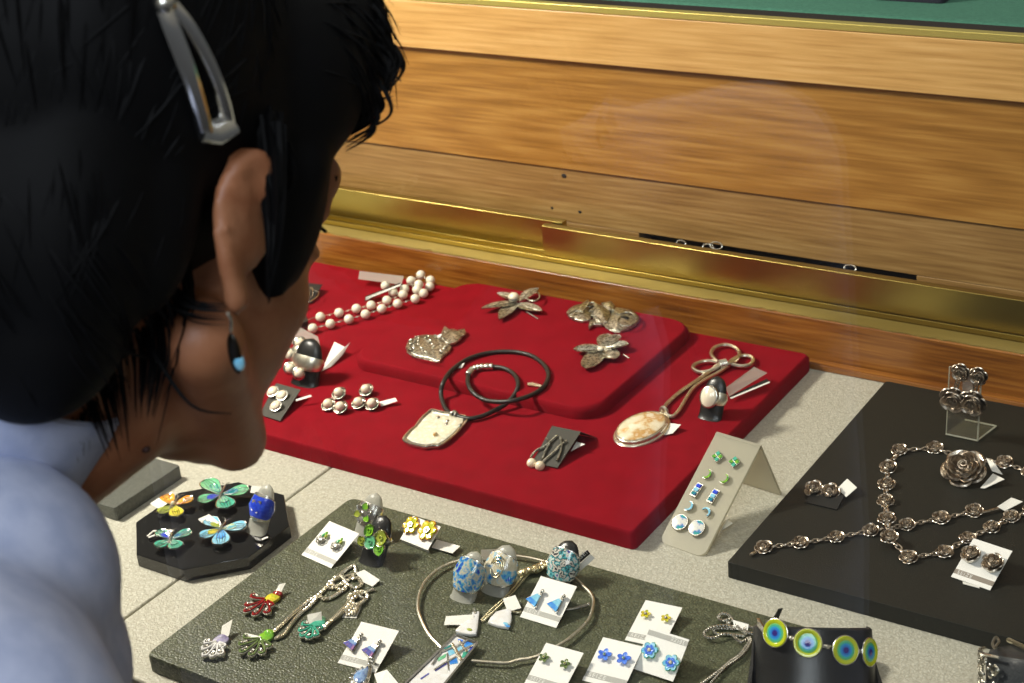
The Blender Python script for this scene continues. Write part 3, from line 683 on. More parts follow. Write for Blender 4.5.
MB().prism(inl, .0028, .0034, .0003, .0006, T=Matrix.Translation(o2)).build('shell_inlay', M['mop'], pd)
MB().ell(at(*Dz(193, 402), ZR+.0048), .0020, nu=14, nv=8).build('pearl', M['agate'], pd)
mb = MB()
for q in ((245, 345, .0040), (240, 358, .0042), (205, 330, .0040), (300, 362, .0038)): mb.ell(at(*Dz(q[0], q[1]), ZR+q[2]), (.0013, .0020, .0009), nu=8, nv=6)
mb.build('silver_leaf', M['silver'], pd)
mb = MB().torus((0, 0, 0), .0028, .0011, Matrix.Translation(at(*Dz(272, 318), ZR+.0035)) @ Matrix.Rotation(PI/2, 4, 'Y') @ Matrix.Rotation(.5, 4, 'X'), k=8)
mb.torus((0, 0, .0014), .0026, .0009, Matrix.Translation(at(*Dz(276, 320), ZR+.0035)) @ Matrix.Rotation(PI/2, 4, 'Y')).build('bail', M['silver'], t)
tag_plate(t, Dz, [(285, 103, .013), (318, 98, .014), (306, 118, .012), (272, 120, .012)], ZR)
tg = MB().slab(worldquad(Dz, [(585, 183, .0125), (608, 180, .0125), (668, 198, .0118), (660, 206, .0118), (640, 200, .0118), (586, 192, .0125)], ZR), .0005).build('metal_tag', M['silver'], t, smooth=False)

# ---------------------------------------------------------------- twig earrings
t = thing('earring_card', 'leaning dark grey card under the twig earrings, front middle of the red board', 'earring card', at(*Dz(700, 460), ZR))
cq = worldquad(Dz, [(690, 368, .013), (813, 393, .013), (714, 545, .0015), (606, 522, .0015)], ZR)
MB().slab(cq, .0006).build('card', M['card_grey'], t, smooth=False)
MB().slab([cq[0], cq[1], cq[1]+V((.004, .016, -.0125)), cq[0]+V((.004, .016, -.0125))], .0004).build('back_fold', M['card_grey'], t, smooth=False)
tag_plate(t, Dz, [(795, 434, .006), (832, 444, .008), (802, 458, .005), (772, 474, .003)], ZR)
nrm = (cq[1]-cq[0]).cross(cq[2]-cq[1]).normalized(); nrm = nrm if nrm.z > 0 else -nrm
cx_ = (cq[1]-cq[0]).normalized()
TC = frame_from(cq[3], cq[2]-cq[3], nrm)
for lab, tw, pp in (('left crossed-twig silver earring ending in a pearl', [[(715, 412), (668, 455), (625, 478), (602, 508)], [(668, 424), (682, 448), (664, 480), (652, 516)]], (607, 533)), ('right crossed-twig silver earring ending in a pearl', [[(755, 436), (728, 455), (700, 485), (665, 515), (648, 532)], [(728, 420), (734, 455), (726, 490), (713, 520)]], (642, 545))):
    e_ = thing('twig_earring', lab, 'earring', TC @ (on_plane(TC, *Dz(*tw[0][1]))+V((0, 0, .001))), 'crossed-twig earrings')
    for w_ in tw:
        MB().tube(spl([TC @ (on_plane(TC, *Dz(*p))+V((0, 0, .0015))) for p in w_], 4), [.0009]*(4*(len(w_)-1)+1), 6).build('twig', M['pewter'], e_)
    MB().ell(TC @ (on_plane(TC, *Dz(*pp))+V((0, 0, .002))), .0038, nu=18, nv=12).build('pearl', M['pearl'], e_)

# ---------------------------------------------------------------- oval pendant on a snake chain
o = at(*E(220, 480), ZR)
t = thing('oval_pendant_necklace', 'oval marbled stone pendant on a doubled silver snake chain, right side of the red board', 'necklace', o)
c0 = at(*E(222, 476), ZR); a1 = at(*E(318, 412), ZR)-c0; 
q1 = at(*E(160, 420), ZR); a2 = at(*E(170, 435), ZR)-c0
ang = math.atan2(a1.y, a1.x); La = a1.length; Lb = abs(a2.x*math.sin(ang)-a2.y*math.cos(ang))*.94
Tl = Matrix.Translation(c0) @ Matrix.Rotation(ang, 4, 'Z') @ Matrix.Rotation(-.06, 4, 'Y')
el = lambda k: [(La*.80*k*math.cos(2*PI*i/40), Lb*k*math.sin(2*PI*i/40)) for i in range(40)]
mb = MB().prism(el(1.16), .0004, .0024, .0008, T=Tl); mb.prism(el(1.06), .0018, .0052, .0008, T=Tl)
st = mb.build('bezel', M['white_gold'], t)
MB().prism(el(.97), .005, .0058, .0006, .0024, T=Tl, rings=5).build('oval_stone', M['agate'], st)
MB().torus((0, 0, 0), .0030, .0014, Matrix.Translation(at(*E(315, 388), ZR+.004)) @ Matrix.Rotation(ang, 4, 'Z') @ Matrix.Rotation(PI/2, 4, 'Y') , k=8).build('bail', M['white_gold'], t)
for k_, pts in enumerate(([(312, 385, .003), (330, 355, .002), (380, 310, .002), (432, 274, .002), (490, 235, .002), (532, 203, .003), (556, 182, .004)], [(318, 398, .003), (345, 412, .002), (366, 402, .002), (386, 376, .002), (412, 332, .002), (442, 290, .002), (490, 256, .002), (545, 226, .002), (590, 196, .003), (606, 180, .004)],
        [(556, 186, .004), (532, 168, .004), (517, 142, .003), (534, 116, .003), (580, 106, .003), (620, 118, .003), (637, 142, .003), (626, 168, .004), (602, 184, .005), (575, 190, .005)],
        [(590, 186, .005), (610, 168, .004), (646, 153, .003), (684, 155, .003), (696, 172, .003), (682, 190, .003), (646, 197, .003), (610, 190, .004), (585, 184, .005)],
        [(565, 190, .005), (540, 178, .004), (490, 176, .003), (450, 188, .003), (440, 206, .003), (466, 222, .003), (505, 218, .003), (545, 202, .004), (565, 188, .005)])):
    MB().tube(chain_path(E, pts, ZR, k=7), .00165, 8).build('snake_chain', M['white_gold'], t)
mb = MB()
for i in range(4): mb.torus((0, 0, (i-1.5)*.0017), .0032, .0010, Matrix.Translation(at(*E(566, 188), ZR+.0045)) @ Matrix.Rotation(.9, 4, 'Z') @ Matrix.Rotation(PI/2, 4, 'Y'))
mb.build('wrap', M['silver'], t)
tag_plate(t, E, [(330, 438, .003), (388, 446, .005), (352, 484, .002), (318, 490, .001)], ZR)

# stone ring on black holder
t, T, Ln, hw, sc_ = holder('stone_ring', 'silver ring with a large cream oval stone on a black holder', E, (512, 418), (548, 240), ZR, 25, 0)
tongue(t, T, Ln, hw, 'holder', ZR)
band(t, T, Ln, hw, .5, .011, .005, 'white_gold')
c = V((-.001, -hw*.66, Ln*.50)); Tq = Matrix.Translation(c) @ Matrix.Rotation(PI/2, 4, 'X')
el = lambda a, b_: [(a*math.cos(2*PI*i/30), b_*math.sin(2*PI*i/30)) for i in range(30)]
st = MB().prism(el(.0078, .0090), -.001, .0022, .0008, T=Tq).build('bezel', M['silver'], t, local=True)
MB().prism(el(.0066, .0078), .002, .0026, .0006, .0022, T=Tq, rings=5).build('oval_stone', M['ivory'], st, local=True)
tag_plate(t, E, [(580, 288, .009), (700, 200, .012), (756, 226, .010), (592, 326, .005)], ZR, 'film', 'clear_tag')
b = tag_plate(t, E, [(594, 326, .004), (755, 250, .007), (767, 264, .006), (600, 334, .003)], ZR, 'card_black', 'price_tag')
tag_plate(b, E, [(598, 331, .0040), (764, 262, .0068), (768, 267, .0066), (602, 336, .0036)], ZR, 'tag', 'paper_edge', .0002)

# ---------------------------------------------------------------- frosted stand with enamel studs
GF = [at(*G(80, 520), .0004), at(*G(270, 588), .0004)]
def up_from(bl, br, Zz, tl):
    """point above bl, square to the bottom edge, on the ray of pixel tl"""
    n = (br-bl).normalized(); d = ray(*Zz(*tl)); return CP+d*((bl-CP).dot(n)/d.dot(n))
tl_ = up_from(GF[0], GF[1], G, (322, 58)); Wd = (GF[1]-GF[0]).length
TS = frame_from(GF[0], GF[1]-GF[0], (GF[1]-GF[0]).cross(tl_-GF[0]))
hgt = (tl_-GF[0]).length
t = thing('frosted_stand', 'frosted tented acrylic stand on the white floor between the red and charcoal boards', 'earring stand', TS)
fo = [(0, hgt), (0, .006)]+[(.006-.006*math.cos(a), .006-.006*math.sin(a)) for a in (.3, .7, 1.1, 1.5)]+[(Wd-.006+.006*math.sin(a), .006-.006*math.cos(a)) for a in (.1, .5, .9, 1.3)]+[(Wd, .006), (Wd, hgt)]
MB().prism(fo, -.002, 0, .0003).build('front_face', M['frost'], t, local=True, ang=30)
ft = at(*G(600, 322), .0004); tr_ = TS @ V((Wd, hgt, 0)); tl2 = TS @ V((0, hgt, 0)); off = ft-tr_
MB().slab([tl2, tr_, tr_+off, tl2+off], .002).build('rear_leg', M['frost'], t, ang=30)
MB().tube([TS @ V((0, hgt, -.001)), TS @ V((Wd, hgt, -.001))], .0012, 8).build('folded_edge', M['frost'], t)
tag_plate(t, G, [(372, 424, .006), (396, 440, .006), (352, 468, .002), (330, 500, .002), (340, 470, .003)], 0, 'tag')
def stud(Z, c, T, build, name, label, grp, cat='earring'):
    q = on_plane(T, *Z(*c)); Tm = T @ Matrix.Translation(V((q.x, q.y, .0004)))
    e_ = thing(name, label, cat, Tm, grp); build(e_); return e_
def pxs(T, Z): # metres per zoom pixel near the frame origin
    a = on_plane(T, *Z(300, 300)); b = on_plane(T, *Z(310, 300)); return (a-b).length/10
k = pxs(TS, G)
def diamond(e_):
    mb = MB(); Rz = Matrix.Rotation(PI/4+.25, 4, 'Z'); a = 19*k
    mb.prism([(a, a), (-a, a), (-a, -a), (a, -a)], .0004, .0018, .0002, T=Rz); mb.build('setting', M['silver'], e_, local=True, ang=20)
    for i, (x, y) in enumerate(((1, 1), (-1, 1), (-1, -1), (1, -1))):
        MB().prism([(x*a*.5+sx*a*.42, y*a*.5+sy*a*.42) for sx, sy in ((1, 1), (-1, 1), (-1, -1), (1, -1))], .0016, .0026, .0004, T=Rz).build('stone', M['gem_green' if i % 2 else 'en_jade'], e_, local=True, ang=20)
def crescent(m, rot):
    def f(e_):
        R_ = 23*k; out = []
        for i in range(17): a = -1.9+3.8*i/16; out.append((R_*math.cos(a), R_*math.sin(a)))
        inn = []
        for i in range(17): a = 1.75-3.5*i/16; inn.append((R_*.30+R_*.62*math.cos(a)*.9-R_*.28, R_*.8*math.sin(a)))
        ring_ = out+inn; n = len(ring_); Rz = Matrix.Rotation(rot, 4, 'Z')
        for nm, mm, z0, z1, kk in (('setting', 'silver', .0004, .0018, 1.0), ('stone', m, .0018, .0025, .86)):
            cx0 = R_*.52
            P2 = [(cx0+(x-cx0)*kk, y*kk) for x, y in ring_]; h = n//2
            vs = [(x, y, z0) for x, y in P2]+[(x, y, z1) for x, y in P2]; fs = [(i, (i+1) % n, (i+1) % n+n, i+n) for i in range(n)]
            for i in range(h-1): j = n-1-i; fs.append((i, i+1, j-1, j)); fs.append((n+i, n+j, n+j-1, n+i+1))
            MB().add(vs, fs, Rz).build(nm, M[mm], e_, local=True, ang=20)
    return f
def bar(e_):
    Rz = Matrix.Rotation(-.12, 4, 'Z'); a, b = 15*k, 32*k
    MB().prism([(a, b), (-a, b), (-a, -b), (a, -b)], .0004, .0018, .0002, T=Rz).build('setting', M['silver'], e_, local=True, ang=20)
    for i, m_ in ((-1, 'en_teal_deep'), (0, 'en_aqua'), (1, 'en_blue')):
        MB().box((0, i*b*.56, .0021), (a*1.3, b*.48, .001), Rz).build('stone', M[m_], e_, local=True, smooth=False)
def moon(e_):
    R_ = 36*k
    MB().lathe([(R_*.85, .0003), (R_, .0008), (R_, .0018), (R_*.93, .0023)], n=28).build('setting', M['silver'], e_, local=True)
    MB().lathe([(R_*.88, .0020), (R_*.86, .0025), (R_*.5, .0028), (.0002, .0029)], n=28).build('enamel_face', M['moonface'], e_, local=True)
rows = [('diamond', diamond, diamond, (335, 162), (407, 185), 'green square-set diamond stud, %s of the top row on the frosted stand'), ('crescent', crescent('gem_green', -.3), crescent('gem_green', -.3), (288, 235), (362, 255), 'lime crescent stud, %s of the second row on the frosted stand'),
        ('bar', bar, bar, (245, 303), (316, 330), 'blue bar stud, %s of the middle row on the frosted stand'), ('crescent', crescent('en_aqua', -.1), crescent('en_aqua', 1.0), (210, 372), (284, 400), 'pale blue crescent stud, %s of the fourth row on the frosted stand'),
        ('moon', moon, moon, (175, 442), (247, 466), 'round silver and blue stud, %s of the bottom row on the frosted stand')]
for nm, f1, f2, c1, c2, lab in rows:
    stud(G, c1, TS, f1, nm+'_stud', lab % 'left', 'enamel studs on the frosted stand'); stud(G, c2, TS, f2, nm+'_stud', lab % 'right', 'enamel studs on the frosted stand')

# ---------------------------------------------------------------- charcoal board: silver roses
def rose_chain(name, label, runs, ends, z, scale=1.0):
    t = thing(name, label, 'necklace' if 'neck' in name else 'bracelet', at(*S(*runs[0][0][:2]), z))
    for run in runs:
        P = [at(*S(p[0], p[1]), z+(p[2] if len(p) > 2 else 0)) for p in run]
        rnd = random.Random(len(run))
        for i, p in enumerate(P):
            if run[i] in ends or (i == 0 and run is not runs[0]): continue
            child_at('rose', ROSE if i % 2 else ROSE2, None, t, p+V((0, 0, .0016)), (Matrix.Rotation(rnd.uniform(.22, .42), 3, 'X') @ rotz(rnd.random()*6)), scale*rnd.uniform(.94, 1.06))
        for i in range(len(P)-1):
            a, b = P[i], P[i+1]; d = b-a; L_ = d.length-.0092*scale; 
            if L_ < .003: L_ = .004
            n = max(1, round(L_/.0042)); dd = d.normalized(); ang = math.atan2(d.y, d.x)
            for j in range(n):
                c = (a+b)/2+dd*((j-(n-1)/2)*L_/n)+V((0, 0, .0016))
                child_at('link', LINK, None, t, c, rotz(ang) @ Matrix.Rotation((.5 if j % 2 else -.3), 3, 'X'), min(1.4, L_/n/.0046))
    return t
t = rose_chain('rose_bracelet', 'long straight run of silver rose links crossing under the looped necklace on the charcoal board', [[(118, 452), (245, 436), (370, 416), (490, 393), (616, 373), (735, 350), (850, 325)]], [], ZB)
MB().tube(spl([at(*S(88, 460), ZB+.001), at(*S(78, 466), ZB+.002), at(*S(72, 470), ZB+.001)], 4), .0011, 6).build('clasp', M['oxid'], t)
MB().tube(spl([at(*S(880, 322), ZB+.0015), at(*S(905, 316), ZB+.002), at(*S(935, 308), ZB+.002)], 4), .001, 6).build('clasp', M['oxid'], t)
tag_plate(t, S, [(930, 302, .003), (980, 270, .005), (1020, 284, .005), (958, 316, .002)], ZB)
t = rose_chain('rose_necklace', 'looped silver rose necklace curving round the large rose on the charcoal board', [[(555, 415, .0042), (546, 352, .0042), (542, 290), (545, 232), (551, 172), (590, 112), (713, 105), (810, 138), (955, 155), (1045, 190)], [(555, 415, .0042), (622, 487), (748, 468), (828, 420), (912, 382), (980, 345), (1050, 325)]], [(810, 138)], ZB)
tag_plate(t, S, [(892, 132, .004), (920, 150, .005), (948, 190, .002), (912, 178, .002)], ZB)
o = at(*S(815, 200), ZB)
t = thing('rose_brooch', 'large single silver rose with three whorls of petals on the charcoal board', 'brooch', Matrix.Translation(o) @ Matrix.Translation(V((0, 0, .0062))) @ Matrix.Rotation(.50, 4, 'X'))
rose_mb(.0160, 4, 5, 21, .95).build('rose_head', M['oxid'], t, local=True)
tag_plate(t, S, [(872, 236, .001), (916, 186, .004), (956, 206, .005), (886, 238, .001)], ZB)

# rose studs on a small black card
t = thing('earring_card', 'small black card under the rose studs, left on the charcoal board', 'earring card', at(*G(780, 330), ZB))
tag_plate(t, G, [(752, 284, .004), (872, 322, .004), (840, 382, .0008), (705, 350, .0008)], ZB, 'card_black', 'card', .0005)
tag_plate(t, G, [(842, 292, .004), (884, 250, .007), (926, 288, .006), (880, 328, .003)], ZB, 'tag')
for lab, c, s_ in (('left rose stud of the pair on the small black card', (743, 296), 1.22), ('right rose stud of the pair on the small black card', (812, 310), 1.28)):
    p = at(*G(*c), ZB+.0035); e_ = thing('rose_stud', lab, 'earring', Matrix.Translation(p) @ Matrix.Rotation(.5, 4, 'X'), 'rose studs on the small black card')
    o_ = child_at('rose', ROSE if s_ < 1.25 else ROSE2, None, e_, p, ROOT[e_.name].to_3x3(), s_*.95)

# clear stand with rose drop earrings
BL, BR = at(*Q(690, 406), ZB+.0004), at(*Q(824, 434), ZB+.0004)
tl_ = up_from(BL, BR, Q, (703, 138)); TQ = frame_from(BL, BR-BL, (BR-BL).cross(tl_-BL)); h_ = (on_plane(TQ, *Q(903, 152))).y; Wd = (BR-BL).length
t = thing('clear_stand', 'clear L-shaped acrylic stand with rose drop earrings, at the back of the charcoal board', 'earring stand', TQ)
MB().prism([(0, 0), (Wd, 0), (Wd, h_-.003), (Wd-.003, h_), (.003, h_), (0, h_-.003)], -.002, 0).build('upright', M['acryl'], t, local=True, smooth=False)
mb = MB(); e_ = .0005
for a, b in (((Wd, 0), (Wd, h_)), ((0, h_), (Wd, h_)), ((0, 0), (0, h_))): mb.tube([V((a[0], a[1], -.001)), V((b[0], b[1], -.001))], .0007 if a[0] == b[0] == Wd else .0004, 6)
mb.build('edge_glint', M['acryl_edge'], t, local=True)  # thin milky rods paint the glimmer onto the upright's edges
fr_ = at(*Q(905, 372), ZB+.0004); dv = fr_-BR
MB().slab([BL+V((0, 0, .002)), BR+V((0, 0, .002)), BR+dv+V((0, 0, .002)), BL+dv+V((0, 0, .002))], .002).build('foot', M['acryl'], t, smooth=False)
mb = MB(); q_ = V((0, 0, .001))
for a, b in ((BL+q_, BR+q_), (BR+q_, BR+dv+q_), (BR+dv+q_, BL+dv+q_)): mb.tube([a, b], .0007, 6)
mb.build('edge_glint', M['acryl_edge'], t)
tag_plate(t, Q, [], 0) if 0 else None
mb = MB(); a = on_plane(TQ, *Q(785, 195)); mb.box((a.x, a.y, .0006), (.0075, .017, .0006)); mb.build('frosted_pad', M['film'], t, local=True, smooth=False)
for lab, c1, c2 in (('left rose drop earring hanging on the clear stand', (757, 134), (726, 250)), ('right rose drop earring hanging on the clear stand', (832, 150), (808, 264))):
    a, b = on_plane(TQ, *Q(*c1)), on_plane(TQ, *Q(*c2))
    e_ = thing('drop_earring', lab, 'earring', TQ @ Matrix.Translation(V((a.x, a.y, .0004))), 'rose drop earrings on the clear stand')
    R3 = TQ.to_3x3()
    child_at('rose', ROSE, None, e_, TQ @ V((a.x, a.y, .0008)), R3, 1.18); child_at('rose', ROSE2, None, e_, TQ @ V((b.x, b.y, .0008)), R3 @ rotz(1.), 1.72)
    d = (b-a); n = 3
    for j in range(n): child_at('link', LINK, None, e_, TQ @ V((a.x+d.x*(.30+.12*j), a.y+d.y*(.30+.12*j), .0028)), R3 @ rotz(math.atan2(d.y, d.x)), .85)

# ---------------------------------------------------------------- printed earring cards
def text_mesh(body, size):
    cu = bpy.data.curves.new('lettering', 'FONT'); cu.body = body; cu.size = size; cu.extrude = .00004; cu.align_x = 'LEFT'; cu.space_character = 1.25
    o = bpy.data.objects.new('lettering', cu); COL.objects.link(o); dg = bpy.context.evaluated_depsgraph_get(); me = bpy.data.meshes.new_from_object(o.evaluated_get(dg))
    COL.objects.unlink(o); bpy.data.objects.remove(o); bpy.data.curves.remove(cu); me.name = 'lettering'; me.materials.clear(); return me
def card(label, Z, tl, bl, br, z, tr=None, flip=False, strip=True, strip_y=(.16, .27), wd=None, pale=False, stripm='strip', text='SEIZE', bz=.0006):
    a, b = at(*Z(*bl), z+bz), at(*Z(*br), z+bz)
    if b.z < z: pass
    up = up_from(a, b, Z, tl)
    if up.z < z+bz: up.z = z+bz
    T = frame_from(a, b-a, (b-a).cross(up-a)); w = (b-a).length; h = (up-a).length
    t = thing('earring_card', label, 'earring card', T)
    MB().box((w/2, h/2, -.0002), (w, h, .0004)).build('card', M['card_white'], t, local=True, smooth=False)
    # folded prop under the back of the card
    inv = T.inverted(); pa = V((w*.3, h*.92, -.0006)); pb = V((w*.7, h*.92, -.0006)); wp = [T @ pa, T @ pb]
    if wp[0].z > z+.004:
        yb = (T.to_3x3() @ V((0, 1, 0))); hb = V((yb.x, yb.y, 0)).normalized()*.002
        MB().slab([wp[0], wp[1], V((wp[1].x+hb.x, wp[1].y+hb.y, z+.0004)), V((wp[0].x+hb.x, wp[0].y+hb.y, z+.0004))], .0003).build('prop', M['card_white'], t, smooth=False)
    if strip:
        y0, y1 = strip_y
        if flip: y0, y1 = 1-y1, 1-y0
        s_ = MB().box((w/2, h*(y0+y1)/2, .00004), (w, h*(y1-y0), .00012)).build('printed_strip', M[stripm], t, local=True, smooth=False)
        me = text_mesh(text, h*(y1-y0)*1.0); o_ = link('lettering', me, M['letter'], s_, smooth=False)
        if flip: o_.location = (w*.93, h*(y0+y1)/2+h*(y1-y0)*.36, .00014); o_.rotation_euler = (0, 0, PI)
        else: o_.location = (w*.08, h*(y0+y1)/2-h*(y1-y0)*.36, .00014)
    return t, T, w, h
def flower(n, r, m, cm, mid=None, cr=.3, fat=1.0, rim=None, two=None):
    def f(e_):
        for i in range(n):
            a = 2*PI*i/n+.3
            if rim: MB().petal((r*.12*math.cos(a), r*.12*math.sin(a)), (r*1.08*math.cos(a), r*1.08*math.sin(a)), 2*PI*r/n*.78*fat, .0006, .0003, .0003, .0004, blunt=.45).build('petal_rim', M[rim], e_, local=True)
            MB().petal((r*.15*math.cos(a), r*.15*math.sin(a)), (r*math.cos(a), r*math.sin(a)), 2*PI*r/n*.66*fat, .0011, .0005, .0003, .0005, blunt=.45).build('petal', M[m], e_, local=True)
            if two: MB().petal((r*.15*math.cos(a), r*.15*math.sin(a)), (r*.62*math.cos(a), r*.62*math.sin(a)), 2*PI*r/n*.42*fat, .0017, .0004, .0002, .0004, blunt=.45).build('inner_petal', M[two], e_, local=True)
        if cm:
            MB().torus((0, 0, .0022), r*cr*.8, r*cr*.28, n=16, k=6).build('centre_ring', M['silver'], e_, local=True)
            MB().ell((0, 0, .0020), (r*cr*.7, r*cr*.7, .0010), nu=12, nv=6).build('centre', M[cm], e_, local=True)
        MB().tube([(0, 0, -.004), (0, 0, .0008)], .0005, 6).build('post', M['silver'], e_, local=True)
    return f
def bell(ms, hh, lean=.35, sm='silver'):
    def f(e_):
        s_ = Matrix.Rotation(-lean, 4, 'Z')
        w = hh*.78; tri = [(-w*.52, -hh*.42), (w*.45, -hh*.5), (w*.5, -hh*.38), (w*.13, hh*.26), (-w*.08, hh*.26), (-w*.52, -hh*.32)]
        MB().prism(tri, .0004, .0014, .0003, T=s_).build('setting', M[sm], e_, local=True, ang=20)
        for k_, (y0, y1) in enumerate(((-.43, -.20), (-.19, -.02), (-.01, .16))):
            x0 = lambda y: (-w*.50+(y+.4)/.66*w*.42)*.93; x1 = lambda y: (w*.46-(y+.4)/.66*w*.33)*.93
            MB().prism([(x0(y0), hh*y0), (x1(y0), hh*(y0-.03)), (x1(y1), hh*y1), (x0(y1), hh*y1)], .0014, .0022, .0002, T=s_).build('enamel', M[ms[k_]], e_, local=True, ang=20)
        MB().ell((w*.03, hh*.40, .0016), hh*.11, s_, 12, 8).build('bead', M['silver'], e_, local=True)
        MB().torus((w*.03, hh*.27, .0014), hh*.05, hh*.02, s_, 12, 5).build('link', M['silver'], e_, local=True)
        MB().tube([(0, hh*.3, -.003), (0, hh*.3, .0008)], .0005, 6, T=s_).build('post', M['silver'], e_, local=True)
    return f
def cluster(e_, r=.0042):
    rnd = random.Random(3); mb = MB()
    for i in range(6): a = 2*PI*i/6; mb.torus((r*.55*math.cos(a), r*.55*math.sin(a), .0014), r*.34, r*.12, n=12, k=5)
    mb.ell((0, 0, .0012), (r*.6, r*.6, .001), nu=10, nv=6).build('filigree', M['silver'], e_, local=True)
    for (x, y, c_) in ((.2, 1.25, 'en_lime'), (.55, .8, 'en_olive'), (-.1, .8, 'en_mint')): MB().ell((r*x, r*y, .0016), (r*.28, r*.42, .0008), nu=10, nv=6).build('leaf', M[c_], e_, local=True)
    MB().tube([(0, 0, -.003), (0, 0, .001)], .0005, 6).build('post', M['silver'], e_, local=True)
def on_card(Z, T, c, f, name, label, grp, lift=.0004): return stud(Z, c, T, f, name, label, grp)
# white card of rose studs on the charcoal board
t, T, w, h = card('white card with two dark rose studs at the right end of the charcoal board', Y, (425, 80), (205, 455), (585, 588), ZB, stripm='strip_brown', strip_y=(.10, .21))
tag_plate(t, Y, [(318, 500, .0009), (480, 552, .0009), (484, 566, .0009), (322, 522, .0009)], ZB)
kk = pxs(T, Y)
for lab, c, s_ in (('left rose stud on the white card at the right', (405, 262), .86), ('right rose stud on the white card at the right', (618, 348), .95)):
    q = on_plane(T, *Y(*c)); Tm = T @ Matrix.Translation(V((q.x, q.y, .0002)))
    e_ = thing('rose_stud', lab, 'earring', Tm, 'rose studs on the white card')
    MB().lathe([(.0062*s_, 0), (.0066*s_, .0012), (.0064*s_, .0030), (.0040*s_, .0032)]).build('base', M['silver'], e_, local=True)
    child_at('rose', ROSE, None, e_, Tm @ V((0, 0, .003)), Tm.to_3x3(), 1.22*s_)

# ---------------------------------------------------------------- octagon: butterflies
def butterfly(label, ctr, head, wings, mats, z, tagq=None, jewel=None):
    o = at(*H(*ctr), z); t = thing('butterfly_brooch', label, 'brooch', o, 'butterflies on the octagon')
    lp = lambda u, v, zz=0.: at(*H(u, v), z+zz)-o
    for i, (tip, w, bs) in enumerate(wings):
        b = lp(*bs) if bs else lp(*ctr); tp = lp(*tip); ax = tp-b; L_ = ax.length; sd = V((-ax.y, ax.x, 0)).normalized(); ax = ax.normalized()
        lf = .0022 if i < 2 else .001
        w_ = MB().petal(b.xy, (b+ax*L_*1.03).xy, w*1.42, .0020, lf, .0010, .0006, n=12, shape=1.9, blunt=.5).build('wing', M['silver'], t, local=True)
        ms = mats[i] if isinstance(mats[i], tuple) else (mats[i], mats[i])
        e0 = b+ax*L_*.06
        MB().petal(e0.xy, (b+ax*L_*.98).xy, w*1.28, .00235, lf, .0010, .0004, n=12, shape=1.9, blunt=.5).build('enamel', M[ms[0]], w_, local=True)
        e1 = b+ax*L_*.06
        MB().petal(e1.xy, (b+ax*L_*.62).xy, w*.75, .00262, lf*.85, .0006, .0004, n=9, shape=1.5, blunt=.6).build('inner_enamel', M[ms[1]], w_, local=True)
        mb = MB()
        for k_ in (-.6, -.2, .2, .6):
            mb.tube([b+ax*(L_*a)+sd*(k_*w*.58*math.sin(PI*min(1, (a**1.7)*.98+.02))**.55)+V((0, 0, .0027+lf*math.sin(a*PI*.62)+.001*k_*k_)) for a in (.1, .35, .6, .92)], .00022, 4)
        mb.build('vein', M['silver'], w_, local=True)
    hd, tl = lp(*head), lp(2*ctr[0]-head[0], 2*ctr[1]-head[1])
    MB().tube([tl+V((0, 0, .0032)), V((0, 0, .0040)), hd+V((0, 0, .0038))], [.0005, .0011, .0008], 8).build('body', M['silver'], t, local=True)
    dv = (hd-tl).normalized(); sd = V((-dv.y, dv.x, 0))
    mb = MB()
    for s_ in (-1, 1): mb.tube(spl([hd+V((0, 0, .0038)), hd+dv*.003+sd*s_*.0012+V((0, 0, .0045)), hd+dv*.0048+sd*s_*.0030+V((0, 0, .0042))], 4), .0003, 5)
    mb.build('antenna', M['silver'], t, local=True)
    if jewel: MB().ell((0, 0, .0046), .0018, nu=12, nv=8).build('pearl', M['pearl_white'], t, local=True)
    if tagq: tag_plate(t, H, tagq, z)
    return t
butterfly('large teal and green butterfly, at the back of the octagon', (545, 186), (562, 150), [((468, 122), .0105, None), ((684, 170), .0115, None), ((434, 222), .0100, None), ((578, 256), .0105, None)], [('en_mint', 'en_teal'), ('en_mint', 'en_teal_deep'), ('en_mint', 'en_blue'), ('en_jade', 'en_teal')], ZO)
butterfly('small orange and yellow butterfly with a white pearl, left of the octagon', (312, 236), (335, 206), [((272, 196), .0085, None), ((414, 214), .0085, None), ((244, 282), .0080, None), ((335, 296), .0080, None)], ['en_orange', 'en_orange', 'en_olive', 'en_yellow'], ZO, [(195, 212, .004), (238, 184, .006), (278, 212, .004), (240, 240, .002)], True)
butterfly('blue and yellow butterfly, front middle of the octagon', (545, 352), (566, 326), [((476, 314), .0085, None), ((670, 350), .0100, None), ((444, 398), .0090, None), ((545, 436), .0095, None)], [('en_aqua', 'en_olive'), ('en_aqua', 'en_cyan_yellow'), ('en_aqua', 'en_yellow'), ('en_aqua', 'en_sky')], ZO, [(428, 288, .005), (482, 264, .007), (536, 308, .005), (468, 322, .002)])
butterfly('smallest teal butterfly, front left of the octagon', (298, 404), (306, 376), [((236, 372), .0065, None), ((404, 376), .0080, None), ((230, 446), .0080, None), ((336, 452), .0080, None)], [('en_teal', 'en_blue'), ('en_teal', 'en_teal_deep'), ('en_jade', 'en_teal'), ('en_jade', 'en_teal')], ZO)
t = thing('price_tag', 'rolled white price tag behind the smallest butterfly on the octagon', 'tag', at(*H(250, 360), ZO))
for pts in ([(182, 372), (212, 346), (312, 344)], [(188, 378), (230, 362), (306, 356)]):
    MB().tube([at(*H(*p), ZO+.002) for p in pts], .0010, 6, flat=.5).build('roll', M['tag'], t)
t, T, Ln, hw, sc_ = holder('butterfly_ring', 'blue enamel ring with a gold butterfly on a frosted holder', H, (716, 350), (772, 118), ZO, 24, 0)
tongue(t, T, Ln, hw, 'frost2', ZO)
band(t, T, Ln, hw, .52, .0205, .005, 'silver')
